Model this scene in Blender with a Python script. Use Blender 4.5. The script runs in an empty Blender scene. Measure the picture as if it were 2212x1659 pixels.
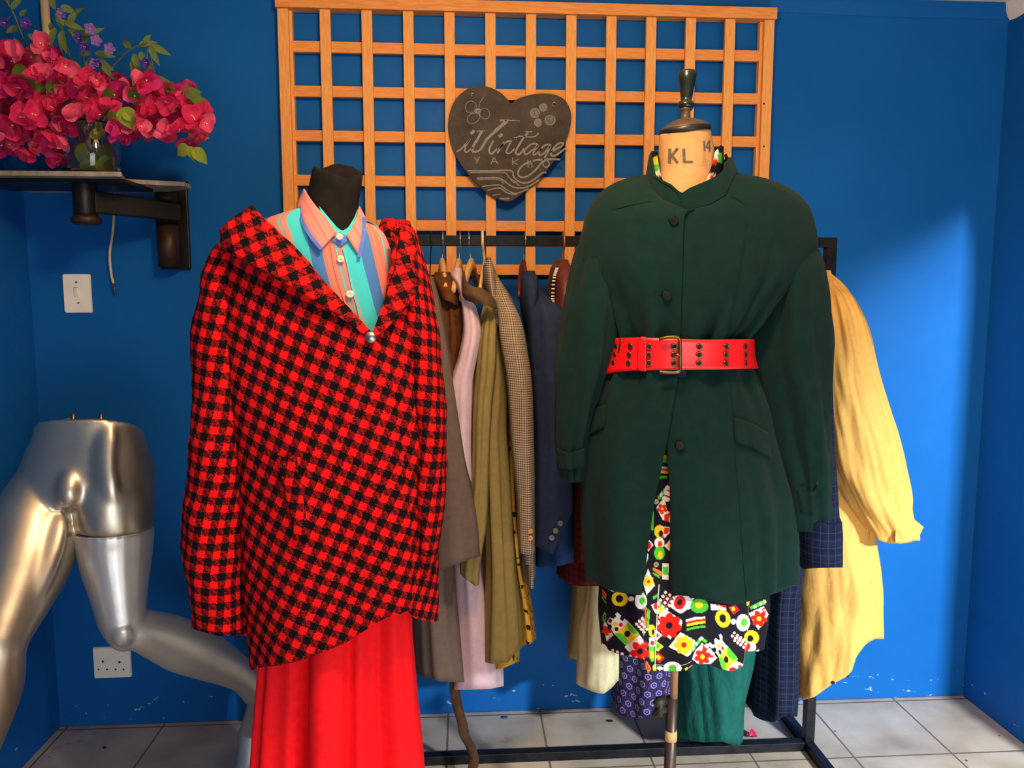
import bpy, bmesh, math, random
import numpy as np
from mathutils import Vector, Matrix, noise
random.seed(7)
sc = bpy.context.scene
COL = sc.collection
R = math.radians
PI = math.pi
# ------------------------------------------------------------------ camera
F, CX, CY, EYE = 1655.0, 1106.0, 829.5, 1.5
YAW, PIT = R(3.7), R(6.3)
_r = Vector((math.cos(YAW), -math.sin(YAW), 0))
_f0 = Vector((math.sin(YAW), math.cos(YAW), 0))
_z = Vector((0, 0, 1))
_f = _f0*math.cos(PIT) - _z*math.sin(PIT)
_u = _f0*math.sin(PIT) + _z*math.cos(PIT)
def ray(px, py):
    return _r*(px-CX) + _u*(CY-py) + _f*F
def P(px, py, Y):
    """point of the room seen at photo pixel (px,py) at distance Y from the camera plane"""
    d = ray(px, py); return Vector((0, 0, EYE)) + d*(Y/d.y)
def PZ(px, py, z):
    d = ray(px, py); return Vector((0, 0, EYE)) + d*((z-EYE)/d.z)
def proj(p):
    q = Vector(p) - Vector((0, 0, EYE)); w = q.dot(_f)
    return CX + F*q.dot(_r)/w, CY - F*q.dot(_u)/w
cam = bpy.data.objects.new('camera', bpy.data.cameras.new('camera')); COL.objects.link(cam)
cam.location = (0, 0, EYE); cam.rotation_euler = (PI/2-PIT, 0, -YAW)
cam.data.sensor_width = 36; cam.data.lens = 36*F/2212.0; cam.data.clip_start = 0.02
sc.camera = cam

# ------------------------------------------------------------------ colours and materials
def lin(c):
    f = lambda v: (v/255/12.92) if v/255 <= .04045 else ((v/255+.055)/1.055)**2.4
    return (f(c[0]), f(c[1]), f(c[2]), 1)
class NT:
    """small node helper"""
    def __init__(s, name):
        s.m = bpy.data.materials.new(name); s.m.use_nodes = True
        s.t = s.m.node_tree; s.t.nodes.clear()
        s.out = s.n('ShaderNodeOutputMaterial'); s.b = s.n('ShaderNodeBsdfPrincipled')
        s.l(s.b.outputs[0], s.out.inputs[0]); s.b.inputs['Specular IOR Level'].default_value = .12
    def n(s, kind, **kw):
        x = s.t.nodes.new(kind)
        for k, v in kw.items(): setattr(x, k, v)
        return x
    def l(s, a, b): s.t.links.new(a, b)
    def val(s, x, sock):
        if hasattr(x, 'is_output') or hasattr(x, 'links'): s.l(x, sock)
        else: sock.default_value = x
    def math(s, op, a, b=0.0, c=None):
        x = s.n('ShaderNodeMath', operation=op); s.val(a, x.inputs[0]); s.val(b, x.inputs[1])
        if c is not None: s.val(c, x.inputs[2])
        return x.outputs[0]
    def mix(s, f, a, b, mode='MIX'):
        x = s.n('ShaderNodeMix', data_type='RGBA', blend_type=mode); x.clamp_factor = True
        s.val(f, x.inputs[0]); s.val(a, x.inputs[6]); s.val(b, x.inputs[7]); return x.outputs[2]
    def coord(s, which='Object'):
        return s.n('ShaderNodeTexCoord').outputs[which]
    def mapping(s, v, scale=(1,1,1), rot=(0,0,0), loc=(0,0,0)):
        x = s.n('ShaderNodeMapping'); s.l(v, x.inputs[0])
        x.inputs['Scale'].default_value = scale; x.inputs['Rotation'].default_value = rot; x.inputs['Location'].default_value = loc
        return x.outputs[0]
    def noise(s, v, scale, detail=3, rough=.55, out=0):
        x = s.n('ShaderNodeTexNoise'); s.l(v, x.inputs['Vector']); x.inputs['Scale'].default_value = scale
        x.inputs['Detail'].default_value = detail; x.inputs['Roughness'].default_value = rough; return x.outputs[out]
    def vor(s, v, scale, feature='F1', out='Distance', rnd=1.0):
        x = s.n('ShaderNodeTexVoronoi', feature=feature); s.l(v, x.inputs['Vector']); x.inputs['Scale'].default_value = scale
        x.inputs['Randomness'].default_value = rnd; return x.outputs[out]
    def ramp(s, f, stops, interp='LINEAR'):
        x = s.n('ShaderNodeValToRGB'); s.val(f, x.inputs[0]); x.color_ramp.interpolation = interp
        e = x.color_ramp.elements
        while len(e) > 1: e.remove(e[-1])
        e[0].position = stops[0][0]; e[0].color = stops[0][1]
        for p, c in stops[1:]:
            k = e.new(p); k.color = c
        return x.outputs[0]
    def sep(s, v):
        x = s.n('ShaderNodeSeparateXYZ'); s.l(v, x.inputs[0]); return x.outputs
    def bump(s, h, strength=.2, dist=.01):
        x = s.n('ShaderNodeBump'); s.l(h, x.inputs['Height']); x.inputs['Strength'].default_value = strength
        x.inputs['Distance'].default_value = dist; s.l(x.outputs[0], s.b.inputs['Normal'])
    def set(s, col=None, rough=None, metal=None, **kw):
        if col is not None: s.val(col, s.b.inputs['Base Color'])
        if rough is not None: s.val(rough, s.b.inputs['Roughness'])
        if metal is not None: s.val(metal, s.b.inputs['Metallic'])
        for k, v in kw.items(): s.b.inputs[k.replace('_', ' ')].default_value = v
        return s.m
def mat(name, col, rough=.6, metal=0.0, var=.12, vscale=14, bscale=0, bstr=.15, bdist=.004, stretch=(1,1,1), **kw):
    n = NT(name); c = lin(col); v = n.mapping(n.coord(), stretch)
    f = n.noise(v, vscale, 4)
    d = tuple(x*(1-var*1.6) for x in c[:3])+(1,); b = tuple(min(1, x*(1+var)) for x in c[:3])+(1,)
    n.set(n.ramp(f, [(.3, d), (.7, b)]), rough, metal, **kw)
    n.b.inputs['Specular IOR Level'].default_value = .5
    if bscale: n.bump(n.noise(v, bscale, 3), bstr, bdist)
    return n.m
def cloth(name, col, rough=.9, var=.10, weave=900, bstr=.25, wr=0, **kw):
    """woven cloth: fine weave bump, slight colour variation, optional creases"""
    n = NT(name); c = lin(col); v = n.coord()
    f = n.noise(v, 60, 4)
    d = tuple(x*(1-var*1.5) for x in c[:3])+(1,); b = tuple(min(1, x*(1+var)) for x in c[:3])+(1,)
    n.set(n.ramp(f, [(.3, d), (.7, b)]), rough, 0.0, **kw)
    h = n.noise(v, weave, 2)
    if wr:
        w = n.noise(n.mapping(v, (1, 1, .45)), 16, 3, .5)
        w2 = n.math('ABSOLUTE', n.math('SUBTRACT', w, .5))
        h = n.math('ADD', n.math('MULTIPLY', h, .06), n.math('MULTIPLY', w2, wr))
    n.bump(h, bstr, .004 if not wr else .02)
    return n.m

# ------------------------------------------------------------------ objects
ORG = {}
def tag(o, label=None, cat=None, group=None, kind=None):
    for k, v in (('label', label), ('category', cat), ('group', group), ('kind', kind)):
        if v: o[k] = v
    return o
def thing(name, label, cat, loc=(0,0,0), group=None, kind=None):
    o = bpy.data.objects.new(name, None); COL.objects.link(o); o.location = loc; o.empty_display_size = .05
    ORG[o.name] = Vector(loc); return tag(o, label, cat, group, kind)
def org(o): return ORG.get(o.name, Vector((0,0,0))) if o else Vector((0,0,0))
def mk(name, verts, faces, m, parent=None, uv=None, smooth=True, base=None):
    """one mesh object from world coordinates; uv is per vertex"""
    o0 = org(parent) if parent else Vector(base) if base is not None else Vector((0,0,0))
    me = bpy.data.meshes.new(name)
    me.from_pydata([tuple(Vector(v)-o0) for v in verts], [], faces)
    bm = bmesh.new(); bm.from_mesh(me); bmesh.ops.recalc_face_normals(bm, faces=bm.faces); bm.to_mesh(me); bm.free()
    if uv is not None:
        L = me.uv_layers.new(name='UVMap'); ix = np.empty(len(me.loops), dtype=np.int32); me.loops.foreach_get('vertex_index', ix)
        L.data.foreach_set('uv', np.asarray(uv, dtype=np.float32)[ix].ravel())
    me.polygons.foreach_set('use_smooth', [smooth]*len(me.polygons))
    if m: me.materials.append(m)
    o = bpy.data.objects.new(name, me); COL.objects.link(o)
    if parent: o.parent = parent
    else: o.location = o0
    ORG[o.name] = o0
    return o
def solid(o, t=.004, off=-1):
    s = o.modifiers.new('thickness', 'SOLIDIFY'); s.thickness = t; s.offset = off; return o
def bevel(o, w=.002, seg=2):
    b = o.modifiers.new('bevel', 'BEVEL'); b.width = w; b.segments = seg; b.limit_method = 'ANGLE'; return o
class Geo:
    """collects pieces of one mesh"""
    def __init__(s): s.v = []; s.f = []; s.uv = []
    def add(s, v, f, uv=None):
        k = len(s.v); s.v += [Vector(p) for p in v]; s.f += [[i+k for i in q] for q in f]
        s.uv += list(uv) if uv is not None else [(p[0], p[2]) for p in v]
        return s
    def box(s, c, d, rot=None):
        c = Vector(c); h = Vector(d)/2
        v = [Vector((x*h.x, y*h.y, z*h.z)) for x in (-1,1) for y in (-1,1) for z in (-1,1)]
        if rot is not None: v = [rot @ p for p in v]
        return s.add([c+p for p in v], [(0,1,3,2),(4,6,7,5),(0,4,5,1),(2,3,7,6),(0,2,6,4),(1,5,7,3)])
    def grid(s, pts, cu=False, cap0=False, cap1=False, uv=None):
        nv, nu = len(pts), len(pts[0]); v = [p for r in pts for p in r]; f = []
        for j in range(nv-1):
            for i in range(nu if cu else nu-1):
                i2 = (i+1) % nu; f.append((j*nu+i, j*nu+i2, (j+1)*nu+i2, (j+1)*nu+i))
        if cap0: f.append(tuple(range(nu)))
        if cap1: f.append(tuple((nv-1)*nu+i for i in reversed(range(nu))))
        return s.add(v, f, uv)
    def tube(s, pts, r, n=8, ry=None, caps=True):
        pts = [Vector(p) for p in pts]; k = len(pts); rs = r if hasattr(r, '__len__') else [r]*k
        rys = rs if ry is None else (ry if hasattr(ry, '__len__') else [ry]*k)
        rings = []; up = None
        for i, p in enumerate(pts):
            t = (pts[min(i+1, k-1)]-pts[max(i-1, 0)]).normalized()
            if up is None: up = Vector((0,-1,0)) if abs(t.y) < .8 else Vector((0,0,1))
            up = (up - t*up.dot(t)).normalized(); sd = t.cross(up)
            rings.append([p + sd*(math.cos(a)*rs[i]) + up*(math.sin(a)*rys[i]) for a in [2*PI*q/n for q in range(n)]])
        return s.grid(rings, True, caps, caps)
    def lathe(s, c, prof, n=32, axis=None):
        c = Vector(c); M = axis or Matrix.Identity(3)
        rings = [[c + M @ Vector((r*math.cos(2*PI*i/n), r*math.sin(2*PI*i/n), z)) for i in range(n)] for r, z in prof]
        return s.grid(rings, True, True, True)
    def ball(s, c, rx, ry, rz, n=16):
        prof = [(math.sin(PI*k/n), -math.cos(PI*k/n)) for k in range(n+1)]
        prof[0] = (.01, -1); prof[-1] = (.01, 1); c = Vector(c)
        return s.grid([[c+Vector((r*rx*math.cos(2*PI*i/(2*n)), r*ry*math.sin(2*PI*i/(2*n)), z*rz)) for i in range(2*n)] for r, z in prof], True, True, True)
    def make(s, name, m, parent=None, smooth=True, base=None, uv=False):
        return mk(name, s.v, s.f, m, parent, s.uv if uv else None, smooth, base)
def spline(pts, n=8):
    """Catmull-Rom through the points (any dimension)"""
    q = [np.array(p, dtype=float) for p in pts]; q = [2*q[0]-q[1]] + q + [2*q[-1]-q[-2]]; out = []
    for i in range(1, len(q)-2):
        for k in range(n):
            t = k/n; a, b, c, d = q[i-1:i+3]
            out.append(.5*(2*b+(c-a)*t+(2*a-5*b+4*c-d)*t*t+(3*b-a-3*c+d)*t**3))
    out.append(q[-2]); return out
def ribbon(fm, pts, w, smooth=6):
    """flat strip of width w (photo pixels) drawn with the map fm(px,py)->point"""
    p = spline(pts, smooth) if smooth and len(pts) > 2 else [np.array(a, dtype=float) for a in pts]
    rows = []
    for i, a in enumerate(p):
        t = p[min(i+1, len(p)-1)]-p[max(i-1, 0)]; L = np.hypot(*t) or 1; nx, ny = -t[1]/L, t[0]/L
        ww = w[min(i*len(w)//len(p), len(w)-1)] if hasattr(w, '__len__') else w
        rows.append([fm(a[0]+nx*ww/2, a[1]+ny*ww/2), fm(a[0]-nx*ww/2, a[1]-ny*ww/2)])
    return rows
def pchip(xs, ys, x):
    xs = np.asarray(xs, float); ys = np.asarray(ys, float); h = np.diff(xs); d = np.diff(ys)/h
    m = np.zeros_like(ys)
    for i in range(1, len(xs)-1):
        if d[i-1]*d[i] > 0:
            w1 = 2*h[i]+h[i-1]; w2 = h[i]+2*h[i-1]; m[i] = (w1+w2)/(w1/d[i-1]+w2/d[i])
    m[0] = d[0]; m[-1] = d[-1]
    x = min(max(x, xs[0]), xs[-1]); i = min(max(int(np.searchsorted(xs, x))-1, 0), len(xs)-2)
    t = (x-xs[i])/h[i]
    return ((1+2*t)*(1-t)**2*ys[i] + t*(1-t)**2*h[i]*m[i] + t*t*(3-2*t)*ys[i+1] + t*t*(t-1)*h[i]*m[i+1])
def lerp(a, b, t): return a+(b-a)*t
class Body:
    """cloth or body volume: horizontal superellipse rings. rows: (py, x_left, x_right, Y, half depth)"""
    def __init__(s, rows, e=2.2, fold=None):
        k = []
        for py, xl, xr, Y, b in rows:
            l, r = P(xl, py, Y), P(xr, py, Y); k.append(((l.z+r.z)/2, (l.x+r.x)/2, (r.x-l.x)/2, Y, b))
        k.sort(); s.k = np.array(k); s.e = e; s.arc = {}; s.fold = fold; s.z0, s.z1 = k[0][0], k[-1][0]
        zz = np.linspace(s.z0, s.z1, 400)
        s.tab = np.array([[pchip(s.k[:,0], s.k[:,c], z) for c in (1,2,3,4)] for z in zz])
    def at(s, z):
        f = min(max((z-s.z0)/(s.z1-s.z0), 0), 1)*399; i = min(int(f), 398); f -= i
        return s.tab[i]*(1-f)+s.tab[i+1]*f
    def pt(s, t, z, off=0):
        cx, a, Y, b = s.at(z); sn, cs = math.sin(t), math.cos(t); q = 2/s.e
        x = cx + a*math.copysign(abs(sn)**q, sn); y = Y - b*math.copysign(abs(cs)**q, cs)
        d = off + (s.fold(t, z) if s.fold else 0)
        L = math.hypot(sn*b, cs*a) or 1
        return Vector((x + d*sn*b/L, y - d*cs*a/L, z))
    def tpx(s, px, py):
        """angle on the front of the body under photo pixel"""
        Y = s.at((s.z0+s.z1)/2)[2]; t = 0
        for _ in range(8):
            p = P(px, py, Y); cx, a, Yc, b = s.at(p.z); q = (p.x-cx)/a; q = min(max(q, -.999), .999)
            t = math.asin(math.copysign(abs(q)**(s.e/2), q)); c = s.pt(t, p.z); Y = c.y
        return t
    def front(s, px, py, off=.003):
        Y = s.at((s.z0+s.z1)/2)[2]
        for _ in range(8):
            p = P(px, py, Y); cx, a, Yc, b = s.at(p.z); q = min(max((p.x-cx)/a, -.985), .985)
            t = math.asin(math.copysign(abs(q)**(s.e/2), q)); Y = s.pt(t, p.z).y
        return P(px, py, Y-off)
    def zpoly(s, t, poly):
        """height where the column t crosses the photo polyline (px,py)"""
        tf = math.atan2(math.sin(t), abs(math.cos(t))); z = None
        X = [p[0] for p in poly]; Yp = [p[1] for p in poly]
        z = P(np.mean(X), np.mean(Yp), s.k[0][3]).z
        for _ in range(7):
            z = min(max(z, s.z0-.3), s.z1+.3); p = s.pt(tf, z); px, py = proj(p); tg = float(np.interp(px, X, Yp))
            z += (py-tg)*(p-Vector((0,0,EYE))).dot(_f)/F*.9
        return z
    def mesh(s, name, m, parent, top=None, bot=None, btop=None, bbot=None, nt=72, nz=48, edges=None, lap=0.0, thick=.004, tl=None, cap=False, base=None, capdip=.0, yoke=None):
        """top/bot: photo polylines for the front (btop/bbot for the back); edges: (left-panel edge poly, right-panel edge poly) for an open front"""
        def zf(t, poly, bpoly, dflt):
            if callable(poly): return poly(math.atan2(math.sin(t), math.cos(t)))
            p = poly if math.cos(t) >= 0 or bpoly is None else bpoly
            return dflt if p is None else s.zpoly(t, p)
        if edges:
            el = lambda z: s.tpx(*s.onpoly(edges[0], z)); er = lambda z: s.tpx(*s.onpoly(edges[1], z))
            TL = pre(el, s.z0, s.z1); TR = pre(er, s.z0, s.z1)
        us = [i/(nt-1) for i in range(nt)] if (edges or tl is not None) else [i/nt for i in range(nt)]
        cols = []
        for u in us:
            if edges:
                zm = (s.z0+s.z1)/2; t0 = lerp(TR(zm), TL(zm)+2*PI, u)
                zt = zf(t0, top, btop, s.z1); zb = zf(t0, bot, bbot, s.z0)
                t1 = lerp(TR(zt), TL(zt)+2*PI, u); t2 = lerp(TR(zb), TL(zb)+2*PI, u)
                zt = zf(t1, top, btop, s.z1); zb = zf(t2, bot, bbot, s.z0)
            else:
                t0 = lerp(tl[0], tl[1], u) if tl is not None else 2*PI*u - PI
                zt = zf(t0, top, btop, s.z1); zb = zf(t0, bot, bbot, s.z0)
            c = []
            for j in range(nz):
                z = lerp(zt, zb, j/(nz-1)); t = lerp(TR(z), TL(z)+2*PI, u) if edges else t0
                o = lap*(max(0, u-.90)/.1)**.5 if lap and u > .90 else 0
                c.append((s.pt(t, z, o), t))
            if yoke:
                A, t = c[0]; B = yoke(t); o = lap*(max(0, u-.90)/.1)**.5 if lap and u > .90 else 0
                if o: B = B+Vector((0, -o, 0))
                Cc = lerp(A, B, .08); Cc.z = B.z-.13*(B.z-A.z)
                c = [(B*(1-w)**2+Cc*(2*w*(1-w))+A*w*w, t) for w in [k/14 for k in range(14)]]+c
            cols.append(c)
        nz = len(cols[0]); nu = len(us); rows = [[cols[i][j][0] for i in range(nu)] for j in range(nz)]
        # uv in metres: arc length from the front centre, and height
        uv = []; TT = np.linspace(-PI, PI, 161)
        for j in range(nz):
            for i in range(nu):
                z = rows[j][i].z; kz = round(z, 3)
                if kz not in s.arc:
                    cx, a, Y, b = s.at(z); sn, cs = np.sin(TT), np.cos(TT); q2 = 2/s.e
                    ax_, ay_ = a*np.sign(sn)*np.abs(sn)**q2, -b*np.sign(cs)*np.abs(cs)**q2
                    L = np.concatenate([[0], np.cumsum(np.hypot(np.diff(ax_), np.diff(ay_)))]); s.arc[kz] = L-L[80]
                t = cols[i][j][1]; tw = (t+PI) % (2*PI)-PI
                if t >= PI-1e-6 and tw < -PI+1e-3 and not edges: tw = PI
                uv.append((float(np.interp(tw, TT, s.arc[kz])), z))
        g = Geo(); cu = not edges and tl is None
        g.grid(rows, cu, uv=uv)
        if cap:
            c0 = sum(rows[0], Vector())/nu; n0 = len(g.v); prev = list(range(nu)); g2 = []
            for f, dz in ((.93, .008), (.8, .006), (.5, .002-capdip), (.05, -capdip)):
                k0 = len(g.v)
                for i in range(nu):
                    v = c0+(rows[0][i]-c0)*f; g.v.append(v+Vector((0,0,dz))); g.uv.append((0,0))
                for i in range(nu):
                    i2 = (i+1) % nu; g.f.append((prev[i], prev[i2], k0+i2, k0+i))
                prev = list(range(k0, k0+nu))
            g.f.append(tuple(prev))
        o = g.make(name, m, parent, uv=True, base=base)
        if thick: solid(o, thick, -1)
        s.rows = rows
        return o
    def onpoly(s, poly, z):
        """pixel of an up-down polyline at height z"""
        Y = s.at(z)[2]-s.at(z)[3]; ys = [p[1] for p in poly]; lo, hi = -400, 3000
        for _ in range(24):
            mid = (lo+hi)/2; px = float(np.interp(mid, ys, [p[0] for p in poly]))
            if P(px, mid, Y).z > z: lo = mid
            else: hi = mid
        return px, mid
def pre(f, z0, z1, n=60):
    zs = np.linspace(z0-.05, z1+.05, n); v = [f(z) for z in zs]
    return lambda z: float(np.interp(z, zs, v))
def folds(amp, ks, seed=0, za=None, zb=None, tw=2.0, nz=0.0):
    """soft vertical folds growing from height za down to zb, with optional crumple noise nz"""
    rnd = random.Random(seed); ph = [(rnd.uniform(0, 6.28), rnd.uniform(-tw, tw)) for _ in ks]; off = rnd.uniform(0, 50)
    def f(t, z):
        g = 1 if za is None else min(max((za-z)/(za-zb), 0), 1)
        r = sum(math.sin(k*t+p+q*z) for k, (p, q) in zip(ks, ph))/len(ks)*amp*g
        if nz: r += nz*noise.noise(Vector((math.sin(t)*5+off, math.cos(t)*5, z*9)))
        return r
    return f
def patch(fm, top, bot, n=10, nu=24):
    """grid between two photo polylines (same direction)"""
    def res(pl, k):
        d = [0]
        for a, b in zip(pl, pl[1:]): d.append(d[-1]+math.hypot(b[0]-a[0], b[1]-a[1]))
        return [(np.interp(d[-1]*i/(k-1), d, [p[0] for p in pl]), np.interp(d[-1]*i/(k-1), d, [p[1] for p in pl])) for i in range(k)]
    A, B = res(top, nu), res(bot, nu)
    return [[fm(lerp(A[i][0], B[i][0], j/(n-1)), lerp(A[i][1], B[i][1], j/(n-1))) for i in range(nu)] for j in range(n)]
def gpatch(name, m, parent, fm, top, bot, n=10, nu=24, thick=.003):
    rows = patch(fm, top, bot, n, nu); uv = [((rows[j][i]-rows[0][0]).x, rows[j][i].z) for j in range(n) for i in range(nu)]
    g = Geo().grid(rows, uv=uv); o = g.make(name, m, parent, uv=True)
    if thick: solid(o, thick, 1)
    return o
def disc(name, m, parent, c, r, axis=None, th=.004, dome=.001, holes=None, hm=None):
    """button: lathed disc facing the camera side (-Y), with thread holes"""
    A = axis or Matrix.Rotation(R(90), 3, 'X')
    g = Geo().lathe(c, [(r*.95, 0), (r, th*.35), (r*.93, th), (r*.72, th*.8), (r*.2, th*.8+dome*.2)], 24, A)
    o = g.make(name, m, parent)
    if holes:
        h = Geo()
        for k in range(4):
            a = PI/4+k*PI/2; h.lathe(Vector(c)+A @ Vector((r*.25*math.cos(a), r*.25*math.sin(a), th*.82)), [(r*.09, 0), (r*.09, .0006)], 8, A)
        h.make('thread_hole', hm, o)
    return o
# ------------------------------------------------------------------ the room
W = PZ(1000, 1540, 0).y
XR = P(2079, 1510, W).x
XL = P(130, 1563, W).x
ZC = P(2000, 8, W).z
print('ROOM', W, XL, XR, ZC)
def paint(name, chips=True):
    n = NT(name); v = n.coord()
    big = n.noise(v, 1.7, 4); fine = n.noise(v, 30, 5, .6)
    c = n.ramp(big, [(.3, lin((16, 88, 160))), (.7, lin((20, 97, 172)))])
    if chips:
        z = n.sep(v)[2]
        k = n.math('GREATER_THAN', n.noise(n.mapping(v, (14, 14, 26)), 1.6, 5, .65), .66)
        low = n.math('LESS_THAN', z, .10)
        c = n.mix(n.math('MULTIPLY', n.math('MULTIPLY', k, low), .7), c, lin((190, 205, 215)))
        base = n.math('LESS_THAN', n.math('ADD', z, n.math('MULTIPLY', fine, .02)), .014)
        c = n.mix(n.math('MULTIPLY', base, .6), c, lin((70, 60, 50)))
    n.set(c, n.ramp(fine, [(.3, (.42,)*3+(1,)), (.7, (.6,)*3+(1,))]), 0)
    n.b.inputs['Specular IOR Level'].default_value = .10
    h = n.math('ADD', n.math('MULTIPLY', n.noise(v, 5, 3), 1.0), n.math('MULTIPLY', n.noise(v, 90, 5), .10))
    n.bump(h, .16, .02); return n.m
m_wall = paint('blue_wall_paint')
def slab(name, x0, x1, y0, y1, z0, z1, m):
    g = Geo().box(((x0+x1)/2, (y0+y1)/2, (z0+z1)/2), (x1-x0, y1-y0, z1-z0))
    o = g.make(name, m, smooth=False); o['kind'] = 'structure'; return o
JAMB = 1.95
slab('wall_back', XL-.12, XR+.12, W, W+.12, 0, ZC, m_wall)
slab('wall_left', XL-.12, XL, -1.6, W, 0, ZC, m_wall)
slab('wall_right', XR, XR+.12, JAMB, W, 0, ZC, m_wall)
slab('trim_1', XR, XR+.12, -1.6, JAMB, 1.95, ZC, m_wall)          # lintel over the wide opening beside the camera
# floor tiles
n = NT('floor_tiles'); v = n.coord()
gx = P(1166, 1541, W).x
T = .335
def frac(n, a, o): return n.math('FRACT', n.math('DIVIDE', n.math('SUBTRACT', a, o), T))
x, y, z = n.sep(v)
gy = PZ(1771, 1639, 0).y
dist = n.noise(v, 20, 3)
n.b.inputs['Specular IOR Level'].default_value = .4
fx = n.math('ABSOLUTE', n.math('SUBTRACT', frac(n, x, gx-T/2), .5)); fy = n.math('ABSOLUTE', n.math('SUBTRACT', frac(n, y, gy-T/2), .5))
g = n.math('LESS_THAN', n.math('MINIMUM', fx, fy), n.math('ADD', .006, n.math('MULTIPLY', dist, .008)))
base = n.ramp(n.noise(v, 5, 5), [(.3, lin((164, 150, 132))), (.55, lin((194, 182, 164))), (.75, lin((206, 197, 182)))])
st = n.math('GREATER_THAN', n.noise(v, 3.2, 6, .7), .64)
base = n.mix(n.math('MULTIPLY', st, .35), base, lin((150, 105, 60)))
sp = n.math('LESS_THAN', n.vor(v, 7), .035)
base = n.mix(n.math('MULTIPLY', sp, .8), base, lin((50, 44, 38)))
n.set(n.mix(g, base, lin((116, 98, 84))), .38, 0)
n.bump(n.math('ADD', n.math('MULTIPLY', g, -1.0), n.math('MULTIPLY', n.noise(v, 40, 3), .1)), .4, .003)
slab('floor', XL-.12, XR+2.2, -1.6, W+.12, -.08, 0, n.m)
m_ceil = mat('ceiling_plaster', (232, 222, 205), .8, var=.05, bscale=25, bstr=.3)
slab('ceiling', XL-.12, XR+2.2, -1.6, W+.12, ZC, ZC+.1, m_ceil)
# rough painted cornice where the plaster of the ceiling meets the wall
g = Geo(); rows = []
for i in range(81):
    xx = lerp(XL, XR, i/80); w = noise.noise(Vector((xx*6, 0, 3)))*.006 + noise.noise(Vector((xx*25, 4, 3)))*.003
    k = .018 + .016*min(1, max(0, (xx-.6)/.8)) + w
    rows.append([Vector((xx, W-.002, ZC-k-.012)), Vector((xx, W-.006-k*.2, ZC-k*.6)), Vector((xx, W-k*.8, ZC-.004)), Vector((xx, W-k, ZC+.002)), Vector((xx, W+.01, ZC+.002))])
o = g.grid(rows).make('trim_2', m_wall); o['kind'] = 'structure'
g = Geo(); rows = []
for i in range(41):
    yy = lerp(W-.005, W-1.0, i/40); w = noise.noise(Vector((yy*9, 1, 7)))*.012
    k = .05 + w
    rows.append([Vector((XR+.002, yy, ZC-k)), Vector((XR-.008, yy, ZC-k*.7)), Vector((XR-.03, yy, ZC-.006)), Vector((XR-.04, yy, ZC+.002)), Vector((XR+.02, yy, ZC+.002))])
o = g.grid(rows).make('trim_3', m_ceil); o['kind'] = 'structure'
# outside ground so that light returns from the street side
# ------------------------------------------------------------------ lights
def area(name, loc, tgt, sx, sy, e, col):
    l = bpy.data.lights.new(name, 'AREA'); l.shape = 'RECTANGLE'; l.size = sx; l.size_y = sy; l.energy = e; l.color = col
    o = bpy.data.objects.new(name, l); COL.objects.link(o); o.location = loc
    o.rotation_euler = (Vector(tgt)-Vector(loc)).to_track_quat('-Z', 'Y').to_euler(); return o
area('daylight_from_doorway', (2.29, -1.45, 2.20), (.6, 2.6, .9), .36, .12, 375, (.90, .96, 1.0))
area('low_front_fill', (.7, -1.4, .65), (.3, 2.4, .45), 1.6, 1.2, 40, (.93, .97, 1.0))  # added soft fill from behind the camera to brighten the lower parts
l = bpy.data.lights.new('ceiling_bulb', 'POINT'); l.energy = 56; l.color = (1.0, .66, .36); l.shadow_soft_size = .09
o = bpy.data.objects.new('ceiling_bulb', l); COL.objects.link(o); o.location = (.10, 1.0, 2.33)
w = bpy.data.worlds.new('world'); sc.world = w; w.use_nodes = True
bg = w.node_tree.nodes['Background']; bg.inputs[0].default_value = (.85, .93, 1.0, 1); bg.inputs[1].default_value = .15
sc.view_settings.view_transform = 'Standard'; sc.view_settings.look = 'None'; sc.view_settings.gamma = 1
sc.view_settings.use_curve_mapping = False
sc.view_settings.exposure = 0.0
# ------------------------------------------------------------------ trellis
def wood(name, ca, cb, rough=.5, stretch=(3, 30, 30), bstr=.15):
    n = NT(name); v = n.mapping(n.coord(), stretch)
    f = n.noise(v, 6, 6, .65)
    n.set(n.ramp(f, [(.3, lin(ca)), (.7, lin(cb))]), rough, 0); n.bump(f, bstr, .003); return n.m
m_slv = wood('orange_stained_pine_upright', (222, 142, 72), (246, 178, 104), .45, (30, 30, 3))
m_slh = wood('orange_stained_pine_cross', (214, 130, 64), (240, 164, 90), .45, (3, 30, 30))
t = thing('trellis', 'orange stained pine lattice trellis fixed to the blue back wall', 'trellis', P(1140, 590, W-.02))
YV, YH = W-.040, W-.024            # uprights in front of the cross slats
zt, zb = P(1140, 22, YV).z, P(1000, 592, YV).z
xl, xr = P(620, 300, YV).x, P(1652, 300, YV).x
sw = .034
def slat(nm, x0, x1, y0, y1, z0, z1, m):
    o = Geo().box(((x0+x1)/2, (y0+y1)/2, (z0+z1)/2), (x1-x0, y1-y0, z1-z0)).make(nm, m, t, smooth=False); bevel(o, .0015, 2); return o
ztop = P(1140, 19, YV).z
slat('top_rail', xl-.022, xr+.022, YV-.016, W-.008, ztop-.018, ztop+.018, m_slh)
for x in (xl, xr):
    slat('side_rail', x-.017, x+.017, YV-.008, YV+.008, zb-.0, ztop-.019, m_slv)
    s_ = 1 if x == xl else -1
    slat('side_rail_backing', x+s_*.002-.024+.004*0, x+s_*.002+.024, YV+.0085, W-.008, zb, ztop-.019, m_slv)
zr = [P(1100, 111+k*94.4, YH).z for k in range(6)]
for i in range(1, 12):
    x = lerp(xl, xr, i/12); slat('upright_slat', x-sw/2, x+sw/2, YV-.008, YV+.0075, zb-.004, ztop-.019, m_slv)
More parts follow.
